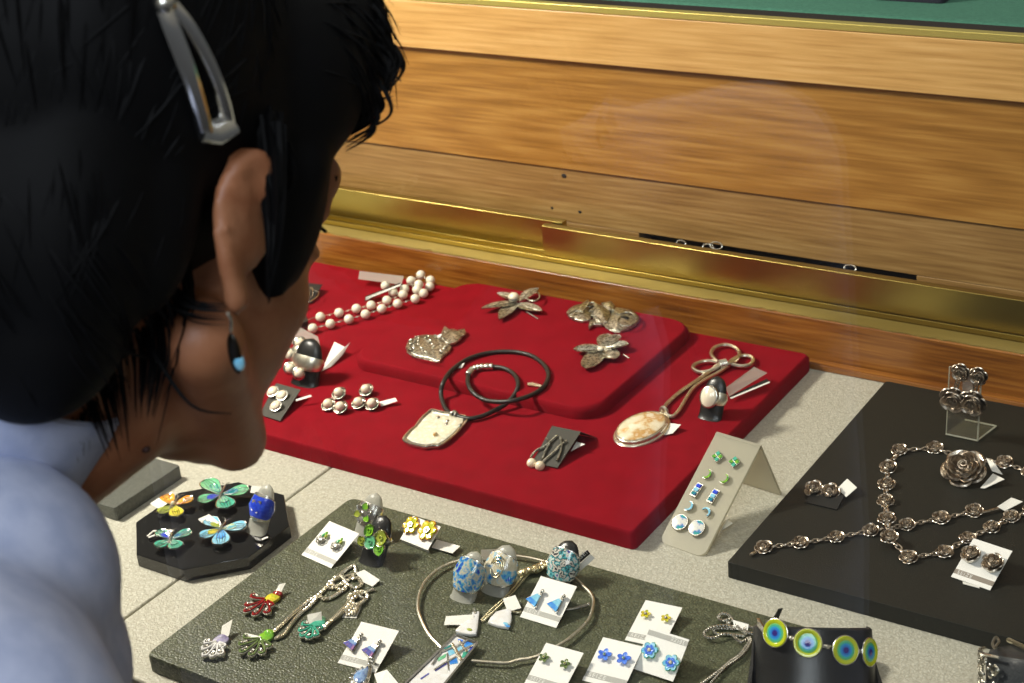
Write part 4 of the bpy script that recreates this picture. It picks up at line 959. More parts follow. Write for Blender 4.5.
bd = band(t, T, Ln, hw*1.03, .52, .0190, .001, 'en_blue', th=.0012, name='enamel_band')
Tq = Matrix.Translation(V((-.001, -hw*.74, Ln*.53))) @ Matrix.Rotation(PI/2, 4, 'X')
for i, (x, y) in enumerate(((-.0035, .0040), (.0042, .0045), (-.0030, -.0035), (.0030, -.0045))):
    MB().petal((0, 0), (x, y), .0028, .0006, .0003, .0002, .0004, shape=1.5, T=Tq, blunt=.5).build('butterfly_wing', M['gold'], t, local=True)
MB().tube([(0, -.003, .001), (0, .003, .001)], .0005, 6, T=Tq).build('butterfly_body', M['silver'], t, local=True)
tag_plate(t, H, [(690, 124, .012), (742, 130, .012), (738, 165, .008), (684, 160, .008)], ZO)
tag_plate(t, H, [(738, 384, .0012), (768, 372, .0012), (772, 378, .0012), (742, 390, .0012)], ZO)

# ---------------------------------------------------------------- green board: rings at the back
t, T, Ln, hw, sc_ = holder('flower_ring', 'silver ring with a green-tipped leaf flower on a frosted holder, behind the black one', I, (360, 290), (420, 62), ZG, 26, 0)
tongue(t, T, Ln, hw, 'frost2', ZG)
band(t, T, Ln, hw, .55, .016, .005, 'silver')
Tq = Matrix.Translation(V((-.0012, -hw*.70, Ln*.55))) @ Matrix.Rotation(PI/2, 4, 'X')
for i, m_ in enumerate(('silver', 'en_lime', 'silver', 'en_olive', 'silver', 'en_lime')):
    a = i*PI/3+.4; MB().petal((.001*math.cos(a), .001*math.sin(a)), (.0078*math.cos(a), .0078*math.sin(a)), .0048, .0005, .0008, .0004, .0005, T=Tq).build('petal', M[m_], t, local=True)
MB().ell((0, 0, .0016), (.0012, .0012, .0008), Tq, 10, 6).build('centre', M['silver'], t, local=True)
t, T, Ln, hw, sc_ = holder('petal_ring', 'ring of green and yellow enamel petals on a black holder', I, (398, 400), (462, 172), ZG, 28, 0)
tongue(t, T, Ln, hw, 'holder', ZG, name='holder')
band(t, T, Ln, hw, .52, .006, .005, 'silver')
yv = T.inverted().to_3x3()
for (u, v, m_, a_, ln_, w_) in ((392, 247, 'en_lime', 1.0, .0105, .0085), (448, 284, 'en_olive', .3, .0125, .0120), (397, 304, 'en_mint', -.6, .0115, .0105), (440, 337, 'en_lime', -1.2, .0110, .0095), (355, 298, 'en_olive', 2.4, .0080, .0070)):
    d = T.inverted().to_3x3() @ ray(*I(u, v)); o_ = T.inverted() @ CP; k_ = (-hw*.78-o_.y)/d.y; c = o_+d*k_
    Tq = Matrix.Translation(c) @ Matrix.Rotation(PI/2, 4, 'X') @ Matrix.Rotation(a_, 4, 'Z')
    p_ = MB().petal((-ln_/2, 0), (ln_/2, 0), w_, 0, .0006, .0014, .0009, T=Tq, blunt=.7).build('petal', M['silver'], t, local=True)
    MB().petal((-ln_*.44, 0), (ln_*.44, 0), w_*.86, .0006, .0006, .0012, .0006, T=Tq, blunt=.7).build('enamel', M[m_], p_, local=True)
    MB().torus((0, 0, .0018), .0013, .0005, Tq, 12, 5).build('dimple', M[m_], p_, local=True)
    MB().tube([(0, 0, 0), (0, 0, -.004)], .0006, 6, T=Tq).build('stem', M['silver'], p_, local=True)

# cards at the back
t, T, w, h = card('white card of green and silver cluster studs, far left on the green board', I, (192, 200), (55, 365), (200, 430), ZG, strip_y=(.10, .21))
for lab, c in (('left green and silver cluster stud on the far left card', (156, 295)), ('right green and silver cluster stud on the far left card', (228, 326))): on_card(I, T, c, cluster, 'cluster_stud', lab, 'cluster studs on the far left card')
t, T, w, h = card('white card of two yellow flower earrings, back middle of the green board', I, (600, 175), (537, 288), (672, 342), ZG, strip=False, bz=.003)
MB().slab([T @ V((0, 0, -.0005)), T @ V((w, 0, -.0005)), V((*(T @ V((w, .001, 0))).xy, ZG+.0004)), V((*(T @ V((0, .001, 0))).xy, ZG+.0004))], .0006).build('front_fold', M['card_white'], t, smooth=False)
kk = pxs(T, I)
for lab, c, r in (('left yellow flower earring on the back middle card', (595, 224), 38), ('right yellow flower earring on the back middle card', (675, 250), 43)): on_card(I, T, c, flower(6, r*kk, 'en_yellow', 'ivory', cr=.3, rim='en_orange', fat=.95), 'flower_earring', lab, 'yellow flower earrings on the back middle card')
t = thing('price_tag', 'white price tag lying right of the yellow flower card on the green board', 'tag', at(*I(760, 320), ZG))
tag_plate(t, I, [(716, 290, .001), (830, 322, .003), (792, 357, .003), (690, 328, .001)], ZG, name='paper')

# ---------------------------------------------------------------- hand-shaped charms
def charm(label, name, palm, wrist, tips, mp, mw, mf, z, Z=J, tagq=None, cat='brooch', extra=None):
    o = at(*Z(*palm), z); t = thing(name, label, cat, o)
    lp = lambda p, zz=0.: at(*Z(*p), z)-o+V((0, 0, zz))
    pw = lp(wrist); d = (pw).normalized(); 
    MB().prism([( pw.x*.5+ .0052*math.cos(a)*1.25*abs(d.x)+.0052*math.cos(a)*.9*(1-abs(d.x)), pw.y*.5+.0058*math.sin(a)) for a in [2*PI*i/20 for i in range(20)]], .0008, .0026, .0005, .0010).build('palm', M[mp], t, local=True)
    MB().prism([(pw.x+.0038*math.cos(a), pw.y+.0030*math.sin(a)) for a in [2*PI*i/16 for i in range(16)]], .0006, .0032, .0006, .0012).build('wrist', M[mw], t, local=True)
    for tp in tips:
        q = lp(tp); dd = q.normalized(); sd = V((-dd.y, dd.x, 0)); L_ = q.length
        pts = [dd*(L_*.15), dd*(L_*.55)+sd*.0016, dd*(L_*.92)+sd*.0022, dd*L_*1.02, dd*(L_*.9)-sd*.0016, dd*(L_*.66)-sd*.0010, dd*(L_*.70)+sd*.0004]
        f_ = MB().tube(spl([p+V((0, 0, .0026)) for p in pts], 5), .00115, 7).build('finger', M['silver'], t, local=True)
        MB().tube(spl([p*.985+V((0, 0, .0034)) for p in pts[:5]], 5), .00085, 6).build('enamel', M[mf], f_, local=True)
        MB().ell(dd*L_*.86+V((0, 0, .0036)), .0011, nu=10, nv=6).build('bead', M['silver'], f_, local=True)
    if tagq: tag_plate(t, Z, tagq, z)
    return t
charm('red enamel hand-shaped charm, upper left of the charms on the green board', 'hand_charm', (428, 296), (478, 262), [(355, 274), (322, 322), (318, 352), (362, 370), (425, 362), (446, 328)], 'en_yellow', 'en_red', 'en_red', ZG, tagq=[(462, 238, .003), (485, 200, .006), (516, 194, .006), (490, 246, .003)])
charm('pale silver and lilac hand-shaped charm, lowest left on the green board', 'hand_charm', (192, 500), (208, 476), [(125, 500), (112, 535), (116, 570), (158, 575), (200, 566), (214, 530)], 'en_lilac', 'en_lilac', 'en_white', ZG, tagq=[(205, 404, .006), (256, 372, .008), (238, 452, .003), (196, 470, .002)])
t = charm('lime green hand-shaped pendant on a long silver chain, left on the green board', 'hand_pendant', (402, 488), (436, 452), [(318, 474), (292, 512), (296, 552), (345, 568), (400, 560), (436, 528)], 'en_lime', 'en_lime', 'en_moss', ZG, tagq=[(318, 438, .004), (396, 456, .004), (380, 474, .003), (300, 462, .003)], cat='necklace')
mb = MB()
rope(mb, chain_path(J, [(455, 435), (500, 395), (560, 338), (620, 290), (680, 250), (715, 215), (745, 185), (800, 138), (845, 112), (856, 130), (850, 152), (800, 165), (760, 178), (722, 200), (730, 222), (770, 210), (810, 186), (850, 160)], ZG+.0012, k=5), .0014, .0030)
rope(mb, chain_path(J, [(462, 468), (505, 448), (530, 412), (575, 355), (630, 310), (676, 262), (700, 274), (735, 268), (780, 240), (810, 205), (800, 178), (775, 160), (740, 195), (790, 232), (822, 205), (850, 222), (884, 204), (868, 172), (840, 178)], ZG+.0014, k=5), .0014, .0030)
mb.build('rope_chain', M['white_gold'], t)
tag_plate(t, J, [(858, 146, .003), (898, 130, .004), (975, 180, .003), (938, 212, .001), (884, 186, .001)], ZG)
t = charm('teal hand-shaped pendant on a bunched silver chain, middle left on the green board', 'hand_pendant', (655, 424), (688, 386), [(604, 410), (584, 446), (592, 474), (628, 484), (664, 474), (690, 440)], 'en_jade', 'en_mint', 'en_jade', ZG, tagq=[(620, 350, .006), (690, 334, .007), (692, 380, .003), (626, 402, .002)], cat='necklace')
mb = MB()
rope(mb, chain_path(J, [(690, 415), (720, 392), (755, 360), (790, 325), (815, 295), (835, 255), (865, 238), (900, 240), (915, 262), (890, 288), (862, 300), (845, 330), (820, 352), (808, 330), (826, 300), (850, 270), (880, 250), (912, 238), (948, 226)], ZG+.0012, k=5), .0013, .0028)
rope(mb, chain_path(J, [(700, 420), (730, 388), (768, 358), (800, 330), (820, 318), (842, 290), (820, 268), (846, 246), (876, 262), (898, 276), (870, 306), (850, 345), (828, 330), (850, 300), (830, 285), (856, 262)], ZG+.0022, k=5), .0013, .0028)
mb.build('rope_chain', M['white_gold'], t)
tag_plate(t, J, [(822, 296, .0004), (892, 288, .0008), (860, 366, .0008), (790, 362, .0004)], ZG)

# ---------------------------------------------------------------- cards in front
t, T, w, h = card('white card of violet bell-shaped drop earrings, front left of the green board', Tz, (258, 178), (62, 517), (375, 598), ZG, strip_y=(.09, .20))
kk = pxs(T, Tz)
for lab, c in (('left violet bell-shaped drop earring on the front left card', (212, 350)), ('right violet bell-shaped drop earring on the front left card', (365, 406))): on_card(Tz, T, c, bell(('en_violet', 'en_bluegrey', 'pewter'), 165*kk, .35, 'pewter'), 'bell_earring', lab, 'bell earrings on the front left card')
o = at(*Tz(262, 650), ZG)
t = thing('teardrop_pendant', 'silver teardrop pendant with a pale blue stone, in front of the violet earring card', 'pendant', o)
lp = lambda u, v, zz=0.: at(*Tz(u, v), ZG)-o+V((0, 0, zz))
td = [(lp(u, v).x, lp(u, v).y) for u, v in [(345, 560), (325, 575), (270, 590), (215, 615), (175, 655), (160, 700), (185, 745), (240, 765), (295, 745), (325, 700), (340, 640), (352, 590)]]
f_ = MB().prism(td, .0006, .0034, .0008, .001).build('setting', M['silver'], t, local=True)
cxm = sum(p[0] for p in td)/12; cym = sum(p[1] for p in td)/12
MB().prism([(cxm+(x-cxm)*.66, cym+(y-cym)*.66) for x, y in td], .003, .0046, .0005, .0014).build('blue_stone', M['en_bluegrey'], f_, local=True)
for i in range(10):
    x, y = td[i]; MB().ell((cxm+(x-cxm)*.84, cym+(y-cym)*.84, .0042), .0009, nu=8, nv=5).build('granule', M['silver'], f_, local=True)
MB().torus((0, 0, 0), .0022, .0008, Matrix.Translation(lp(350, 545, .004)) @ Matrix.Rotation(PI/2, 4, 'X')).build('bail', M['silver'], t, local=True)
tag_plate(t, Tz, [(362, 608, .001), (468, 572, .004), (575, 700, .004), (400, 720, .001)], ZG)

t, T, w, h = card('white card of blue triangular drop earrings, middle of the green board', Vz, (335, 65), (107, 508), (500, 628), ZG, strip_y=(.14, .25))
kk = pxs(T, Vz)
for lab, c in (('left blue triangular drop earring on the middle card', (300, 308)), ('right blue triangular drop earring on the middle card', (530, 362))): on_card(Vz, T, c, bell(('en_sky', 'en_aqua', 'en_aqua'), 205*kk), 'triangle_earring', lab, 'triangle earrings on the middle card')
t = thing('tie_pin', 'thin silver pin lying behind the blue triangular earring card', 'pin', at(*Vz(740, 405), ZG))
MB().tube([at(*Vz(u, v), ZG+.0012+zz) for u, v, zz in ((560, 436, 0), (620, 426, 0), (700, 416, 0), (850, 376, .003))], [.0007, .0009, .001, .0012], 7).build('shaft', M['silver'], t)
MB().ell(at(*Vz(852, 375), ZG+.0044), .0014, nu=10, nv=6).build('end', M['silver'], t)

t, T, w, h = card('white card of small green studs, cut by the bottom edge of the photo', Mz, (225, 403), (118, 601), (303, 655), ZG, strip_y=(.10, .21))
kk = pxs(T, Mz)
for lab, c in (('left small green flower stud on the card cut by the bottom edge', (217, 484)), ('right small green flower stud on the card cut by the bottom edge', (320, 515))): on_card(Mz, T, c, flower(5, 26*kk, 'en_moss', 'en_olive', fat=.75), 'green_stud', lab, 'green studs on the bottom card')
t, T, w, h = card('white card of yellow flower studs, partly under another card near the bracelet stand', W, (540, 0), (368, 328), (676, 396), ZG, strip_y=(.09, .20))
kk = pxs(T, W); hz1 = (T @ V((0, h, 0))).z
for lab, c in (('left tiny yellow flower stud on the half-covered card', (541, 132)), ('right tiny yellow flower stud on the half-covered card', (708, 166))): on_card(W, T, c, flower(5, 44*kk, 'en_yellow', 'ivory', fat=.75), 'yellow_stud', lab, 'yellow studs on the half-covered card')
t, T, w, h = card('upside-down white card of pale blue flower earrings overlapping the yellow stud card', W, (575, 225), (440, 565), (765, 672), ZG, flip=True, strip_y=(.05, .17), bz=.0022)
kk = pxs(T, W)
for lab, c in (('left pale blue double flower earring on the upside-down card', (580, 420)), ('right pale blue double flower earring on the upside-down card', (755, 524))): on_card(W, T, c, flower(6, 66*kk, 'en_aqua', 'ivory', fat=.95, rim='en_mint', two='en_cornflower', cr=.24), 'flower_earring', lab, 'flower earrings on the upside-down card')
t, T, w, h = card('white card of cornflower blue five-petal studs, left of the upside-down card', W, (190, 305), (18, 660), (355, 745), ZG, strip_y=(.10, .22))
kk = pxs(T, W)
for lab, c in (('left cornflower blue five-petal stud', (205, 464)), ('right cornflower blue five-petal stud', (362, 495))): on_card(W, T, c, flower(5, 60*kk, 'en_cornflower', 'en_mint', fat=.75, rim=None, cr=.2), 'blue_stud', lab, 'five-petal studs on the blue flower card')

# ---------------------------------------------------------------- wire collar and bar pendant
t = thing('wire_collar', 'silver wire collar with a white and blue lattice bar pendant on the green board', 'necklace', at(*K(600, 520), ZG))
pxl = [(442, 648.6), (430, 636), (422.6, 623), (418, 608.6), (419.5, 594), (426.6, 580), (441, 567.6), (459.5, 560.5), (485, 556), (515, 556), (545, 562), (568, 573), (583.8, 586.7), (592, 596), (593, 606), (588, 620.5), (573.6, 634.8), (561, 644), (536.6, 656.4), (518, 660), (504.6, 663), (471.8, 661)]
MB().tube(spl([at(u, v, ZG+.0030) for u, v in pxl], 6), .0011, 8).build('collar', M['white_gold'], t)
zb = ZG+.0035
b4 = [at(*U(378, 296), zb+.002), at(*U(556, 370), zb+.002), at(*U(250, 745), zb), at(*U(-40, 700), zb)]
TB = frame_from(b4[3], b4[2]-b4[3], V((0, 0, 1))); 
ob = [on_plane(TB, *U(*p)) for p in [(378, 296), (556, 370), (250, 745), (-40, 700)]]
ob = [(p.x, p.y) for p in ob]
bar_ = MB().prism(ob, -.003, .0004, .0004, T=TB).build('bar_pendant', M['silver'], t, ang=20)
cxm = sum(p[0] for p in ob)/4; cym = sum(p[1] for p in ob)/4
MB().prism([(cxm+(x-cxm)*.90, cym+(y-cym)*.96) for x, y in ob], .0002, .0008, .0001, T=TB).build('enamel', M['en_white'], bar_, ang=20)
def lat(name, pts, m, r=.0006, z=.0011):
    MB().tube([TB @ (on_plane(TB, *U(*p))+V((0, 0, z))) for p in pts], r, 5).build(name, M[m], bar_)
def cell(pts, m): 
    P_ = [on_plane(TB, *U(*p)) for p in pts]; MB().prism([(p.x, p.y) for p in P_], .0006, .00105, T=TB).build('enamel_cell', M[m], bar_, ang=20)
for pts, m in (([(392, 330), (440, 338), (430, 372), (408, 362)], 'en_cornflower'), ([(470, 350), (535, 376), (470, 408), (440, 390)], 'en_sky'), ([(388, 410), (425, 386), (440, 430), (405, 446)], 'en_aqua'), ([(440, 440), (492, 420), (450, 480), (420, 490)], 'en_jade'), ([(500, 405), (530, 385), (500, 430), (478, 436)], 'en_blue'), ([(310, 430), (362, 412), (370, 450), (325, 470)], 'en_aqua'), ([(325, 505), (385, 480), (395, 530), (330, 540)], 'en_sky'), ([(230, 490), (300, 450), (292, 482), (235, 515)], 'en_mint'), ([(280, 410), (330, 380), (350, 385), (300, 420)], 'en_teal'), ([(205, 590), (305, 525), (310, 535), (210, 598)], 'en_violet'), ([(85, 655), (155, 610), (160, 618), (92, 664)], 'en_violet')): cell(pts, m)
lat('lattice', [(346, 372), (385, 440), (424, 510)], 'silver', .0011); lat('lattice', [(545, 376), (440, 420), (400, 450)], 'silver', .0009); lat('lattice', [(478, 342), (380, 395), (255, 440), (182, 545)], 'silver', .0009)
lat('lattice', [(410, 350), (440, 400), (470, 440)], 'silver', .0008); lat('lattice', [(380, 480), (280, 535), (200, 588)], 'silver', .0008); lat('lattice', [(310, 450), (318, 590)], 'silver', .0005)
lat('rim', [(378, 296), (556, 370)], 'silver', .001); lat('rim', [(556, 370), (250, 745)], 'silver', .001); lat('rim', [(378, 296), (-40, 700)], 'silver', .001)

# ---------------------------------------------------------------- mosaic rings
def mosaic_ring(label, Z, base, top, wpx, hm, em, fr, wf, z=ZG, grp=None, leaf=False):
    t, T, Ln, hw, s_ = holder('mosaic_ring', label, Z, base, top, z, wpx, 0, grp=grp)
    tongue(t, T, Ln, hw, hm, z)
    band(t, T, Ln, hw, fr, wf*1.06, .006, 'silver'); band(t, T, Ln, hw*1.04, fr, wf, .0015, em, th=.0010, name='enamel_band')
    return t, T, Ln, hw
t, T, Ln, hw = mosaic_ring('blue and white mosaic enamel ring, the left of two on frosted holders', X, (148, 405), (232, 105), 28, 'frost2', 'en_mosaic', .50, .0225, grp='mosaic rings')
t, T, Ln, hw = mosaic_ring('gold, white and blue mosaic ring, the right of two on frosted holders', X, (352, 362), (440, 64), 30, 'frost2', 'en_mosaic_pale', .48, .0215, grp='mosaic rings')
for q in range(3): MB().torus((0, 0, 0), .0022+.0018*q, .0005, Matrix.Translation(V((.001, -hw*.86, Ln*.53))) @ Matrix.Rotation(PI/2, 4, 'X'), sq=(.8, 1.25)).build('gold_ripple', M['gold'], t, local=True)
tag_plate(t, X, [(262, 94, .010), (382, 88, .012), (378, 166, .006), (260, 160, .005)], ZG, 'film', 'clear_tag')
MB().ell(at(*X(292, 300), ZG+.006), (.0018, .0018, .0028), nu=12, nv=8).build('tag_bead', M['pearl_white'], t)
t, T, Ln, hw = mosaic_ring('black, white and teal leaf-patterned mosaic ring on a black holder', X, (756, 320), (838, 34), 29, 'holder', 'en_mosaic_leaf', .46, .0210, grp='mosaic rings')
b = tag_plate(t, X, [(892, 140, .012), (944, 97, .016), (962, 120, .013), (896, 178, .008)], ZG, 'card_black', 'price_tag')
pa, pb = at(*X(898, 160), ZG+.0112), at(*X(950, 118), ZG+.0152)
up_ = at(*X(892, 140), ZG+.012)-at(*X(896, 178), ZG+.008); TT = frame_from(pa+up_.normalized()*.0006, pb-pa, (pb-pa).cross(up_))
me = text_mesh('SEI', .0042); me.transform(ROOT[b.name].inverted() @ TT @ Matrix.Translation(V((.0006, 0, .0006)))); link('lettering', me, M['letter'], b, smooth=False)
tag_plate(t, X, [(898, 180, .007), (962, 122, .011), (992, 148, .008), (872, 254, .001)], ZG, 'tag', 'paper_slip')

# gold chain with white fan pendants
t = thing('fan_necklace', 'fine gold chain with a white fan pendant and tag, crossing the wire collar', 'necklace', at(*X(400, 420), ZG))
mb = MB()
bead_tube(mb, chain_path(X, [(262, 545), (330, 474), (400, 412), (470, 340), (520, 275), (560, 245), (572, 232)], ZG+.0012, k=6), .0006, .0013)
bead_tube(mb, chain_path(X, [(268, 556), (340, 490), (410, 425), (478, 356), (535, 286), (574, 244), (600, 226)], ZG+.0012, k=6), .0006, .0013)
rope(mb, chain_path(X, [(508, 246), (550, 236), (600, 218), (650, 198), (700, 180)], ZG+.0025, k=6), .0026, .004)
rope(mb, chain_path(X, [(515, 250), (560, 228), (610, 228), (655, 205), (705, 192)], ZG+.0035, k=6), .0022, .004)
mb.build('chain', M['gold'], t)
tag_plate(t, X, [(38, 520, .003), (215, 508, .004), (214, 572, .002), (26, 576, .002)], ZG)
def fan(pts, nm, par, spots):
    o_ = at(*X(*pts[0]), ZG); lo = [(at(*X(*p), ZG)-o_) for p in pts]
    f_ = MB().prism([(p.x, p.y) for p in lo], .0006, .0026, .0005, .0006, T=Matrix.Translation(o_)).build(nm, M['en_white'], par)
    for (u, v, m) in spots: MB().ell(at(*X(u, v), ZG+.0031), (.0020, .0012, .0004), nu=10, nv=6).build('enamel_spot', M[m], f_)
    return f_
fan([(212, 508), (255, 505), (252, 540), (247, 580), (244, 612), (234, 652), (200, 656), (160, 650), (120, 640), (100, 628), (128, 600), (170, 562), (208, 548)], 'fan_pendant', t, [(188, 604, 'en_olive')])
MB().tube([at(*X(220, 470), ZG+.003), at(*X(226, 500), ZG+.003)], .0009, 6).build('bail', M['white_gold'], t)
t = thing('fan_pendant', 'white fan-shaped pendant with a blue fleck and square tag, beside the triangle earring card', 'pendant', at(*X(410, 540), ZG))
fan([(425, 490), (462, 494), (458, 520), (462, 545), (455, 580), (438, 612), (410, 606), (376, 600), (340, 588), (308, 574), (325, 545), (362, 508)], 'fan', t, [(420, 566, 'en_aqua'), (432, 582, 'en_sky')])
tag_plate(t, X, [(402, 408, .004), (482, 384, .005), (520, 466, .003), (432, 492, .002)], ZG)
MB().tube(spl([at(*X(*p), ZG+.0015) for p in [(462, 488), (490, 496), (520, 492)]], 4), .0008, 6).build('bail', M['gold'], t)

# ---------------------------------------------------------------- disc bracelet on its stand
Rst = Matrix.Rotation(math.radians(23.8), 4, 'Z') @ Matrix.Rotation(math.radians(-34), 4, 'X')
SA, SB = .0345, .0310
pf = at(812, 645, ZG+.040); oc_ = pf+(Rst @ V((0, SB, 0)))
TBs = Matrix.Translation(oc_) @ Rst
t = thing('bracelet_stand', 'black curved bracelet stand leaning back, right end of the green board', 'bracelet stand', Matrix.Translation(V((oc_.x, oc_.y, ZG+.0003))))
vs = []; fs = []; n = 40
pro = [(1.36, -.085), (1.24, -.055), (1.14, -.034), (1.06, -.014), (1.02, .0), (1.0, .0085), (.955, .0098), (.925, .0085), (.94, -.004), (1.0, -.030), (1.2, -.085)]
for (k_, z_) in pro:
    for i in range(n+1):
        a = PI*1.5+math.radians(-76+182*i/n); w_ = TBs @ V((SA*k_*math.cos(a), SB*k_*math.sin(a), z_+(.0035*abs(i/n-.45)**2*4 if z_ > -.02 else 0)*0)); w_.z = max(w_.z, ZG+.0003); vs.append(w_)
Wn = n+1
for j in range(len(pro)):
    j2 = (j+1) % len(pro)
    for i in range(n): fs.append((j*Wn+i, j*Wn+i+1, j2*Wn+i+1, j2*Wn+i))
fs.append(tuple(j*Wn for j in range(len(pro)))); fs.append(tuple(j*Wn+n for j in range(len(pro)-1, -1, -1)))
MB().add(vs, fs).build('curved_panel', M['holder'], t)
# bracelet
tb = thing('disc_bracelet', 'bracelet of round lime and blue enamel discs round the black stand', 'bracelet', TBs)
DISC = mesh_of(MB().lathe([(.0066, -.0004), (.0078, 0), (.0080, .0008), (.0076, .0014), (.0066, .0014), (.0056, .0009), (.0040, .0013), (.0026, .0010), (.0002, .0016)], n=32), 'disc', 'disc')
RIM = mesh_of(MB().torus((0, 0, .0005), .0080, .0005, n=32), 'disc_rim', 'silver')
inv = TBs.inverted()
def onstand(u, v, out=.0012):
    o_ = inv @ CP; d = inv.to_3x3() @ ray(u, v); A_, B_ = SA*1.03, SB*1.03
    ox, oy = o_.x/A_, o_.y/B_; ex, ey = d.x/A_, d.y/B_
    qa, qb, qc = ex*ex+ey*ey, 2*(ox*ex+oy*ey), ox*ox+oy*oy-1; ds = max(0, qb*qb-4*qa*qc); k_ = (-qb-math.sqrt(ds))/(2*qa)
    p = o_+d*k_; nn = V((p.x/A_**2, p.y/B_**2, .0)).normalized(); return p+nn*out, nn
prev = None; pts_ = []
for (u, v) in ((777, 633), (808, 643), (844, 650), (867, 652)):
    p, nn = onstand(u, v); R_ = nn.to_track_quat('Z', 'Y').to_matrix()
    d_ = child_at('disc', DISC, None, tb, TBs @ p, TBs.to_3x3() @ R_); child_at('disc_rim', RIM, None, d_, TBs @ p, TBs.to_3x3() @ R_)
    pts_.append((p, nn))
for i in range(3):
    (a, na), (b, nb_) = pts_[i], pts_[i+1]; d = (b-a).normalized()
    MB().tube([a+d*.0072, (a+b)/2+(na+nb_)*.0006, b-d*.0072], [.0012, .0017, .0012], 8).build('link', M['silver'], tb, local=True)
p0, n0 = pts_[0]; sd0 = n0.cross(V((0, 0, 1)))
mb = MB().tube([p0+sd0*.007, p0+sd0*.0105+V((0, .004, .004)), p0+sd0*.012+V((0, .009, .007))], [.0012, .0017, .0010], 7); mb.build('clasp', M['silver'], tb, local=True)
p3, n3 = pts_[3]
MB().tube([p3+n3*.0003+n3.cross(V((0, 0, -1)))*.007, p3-n3*.003+n3.cross(V((0, 0, -1)))*.011], .0012, 6).build('link', M['silver'], tb, local=True)
tag_plate(tb, Nz, [(452, 290, .040), (480, 240, .052), (502, 236, .052), (476, 296, .040)], ZG, 'card_grey', 'price_tag')

# bunched silver chain by the stand
t = thing('silver_chain', 'bunched fine silver chain trailing off the front beside the bracelet stand', 'necklace', at(*AB(350, 360), ZG))
mb = MB()
for k_, pts in enumerate(([(80, 690), (150, 640), (230, 580), (300, 520), (360, 480), (400, 430), (430, 380), (420, 350)], [(150, 690), (210, 620), (270, 560), (330, 520), (380, 480), (420, 430), (445, 380), (440, 350)],
    [(420, 360), (380, 380), (340, 360), (310, 330), (250, 325), (180, 350), (120, 345), (102, 315), (140, 285), (200, 265), (260, 262), (300, 270)], [(400, 340), (330, 330), (250, 325), (200, 322), (170, 300), (190, 285), (250, 280), (300, 285)],
    [(420, 330), (360, 280), (320, 230), (290, 190), (250, 172), (215, 185), (208, 210), (240, 225), (290, 215)], [(480, 290), (440, 270), (400, 280), (420, 310), (470, 320), (520, 290)], [(300, 240), (270, 240), (300, 270), (340, 260), (320, 290), (280, 270)])):
    bead_tube(mb, chain_path(AB, pts, ZG+.0012+.0009*(k_ % 3), k=6), .00095, .0019)
mb.build('chain', M['silver'], t)
tag_plate(t, AB, [(312, 218, .004), (430, 252, .005), (420, 312, .002), (330, 285, .001)], ZG)
MB().tube([at(*AB(500, 292), ZG+.004), at(*AB(530, 288), ZG+.005)], .0016, 7).build('clasp', M['silver'], t)

# ---------------------------------------------------------------- corner stand with crystal bracelet
TC2 = Matrix.Translation(at(1053, 654, .046)) @ Matrix.Rotation(math.radians(20), 4, 'Z') @ Matrix.Rotation(math.radians(-30), 4, 'X')
q_ = TC2.translation
t = thing('bracelet_roll', 'blue-grey leather bracelet roll in the bottom right corner', 'bracelet stand', Matrix.Translation(V((q_.x, q_.y, .0003))))
mb = MB().lathe([(.036, -.090), (.0355, -.060), (.0355, -.030), (.0355, -.006), (.034, -.001), (.030, .0008), (.008, .001)], TC2, 44)
for p in mb.v: p.z = max(p.z, .0003)
mb.build('roll', mat('bluegrey_leather', (40, 44, 48), .4, bump=.2, bscale=800), t)
tc2 = thing('crystal_bracelet', 'openwork silver bracelet round the blue-grey roll, bottom right corner', 'bracelet', TC2)
rnd = random.Random(8)
RG = mesh_of(MB().torus((0, 0, 0), .0021, .0006, n=14, k=5, sq=(1.25, .85)), 'filigree_ring', 'pewter')
GR = mesh_of(MB().ell((0, 0, 0), .0011, nu=8, nv=6), 'granule', 'silver')
for i in range(96):
    a = PI+rnd.uniform(-.35, .62); z_ = -.002-rnd.random()*.030; rr = .0392
    c = TC2 @ V((rr*math.cos(a), rr*math.sin(a), z_)); nn = TC2.to_3x3() @ V((math.cos(a), math.sin(a), 0))
    child_at('filigree_ring' if i % 3 else 'granule', RG if i % 3 else GR, None, tc2, c, nn.to_track_quat('Z', 'Y').to_matrix() @ rotz(rnd.random()*6))
for zz in (-.001, -.034): MB().tube([(.0392*math.cos(a), .0392*math.sin(a), zz) for a in [PI-.45+1.15*i/14 for i in range(15)]], .0009, 6).build('rail', M['silver'], tc2, local=True)
ql = lambda u, v: TC2 @ on_plane(TC2, *AA(u, v))
n_ = TC2.to_3x3() @ V((0, 0, 1))
MB().tube(spl([*[ql(u_, v_)+n_*.0035 for u_, v_ in ((350, 252), (325, 275), (308, 330), (330, 372), (352, 340), (378, 296))]], 5, True), .0008, 6, True).build('loop', M['pewter'], tc2)
MB().tube([ql(480, 282)+n_*.0035, ql(560, 318)+n_*.0035, ql(720, 400)+n_*.0035], .0014, 7).build('bar', M['gold'], tc2)
ac = PI*1.5-.52; nn = V((math.cos(ac), math.sin(ac), 0)); e2 = thing('crystal_clasp', 'oval silver clasp set with small stones on the blue-grey roll, bottom corner', 'clasp', TC2 @ Matrix.Translation(nn*.0358+V((0, 0, -.020))) @ nn.to_track_quat('Z', 'Y').to_matrix().to_4x4())
MB().lathe([(.0050, 0), (.0058, .0010), (.0054, .0024), (.003, .003), (.0003, .0032)], Matrix.Scale(1.3, 4, V((1, 0, 0))), 24).build('setting', M['pewter'], e2, local=True)
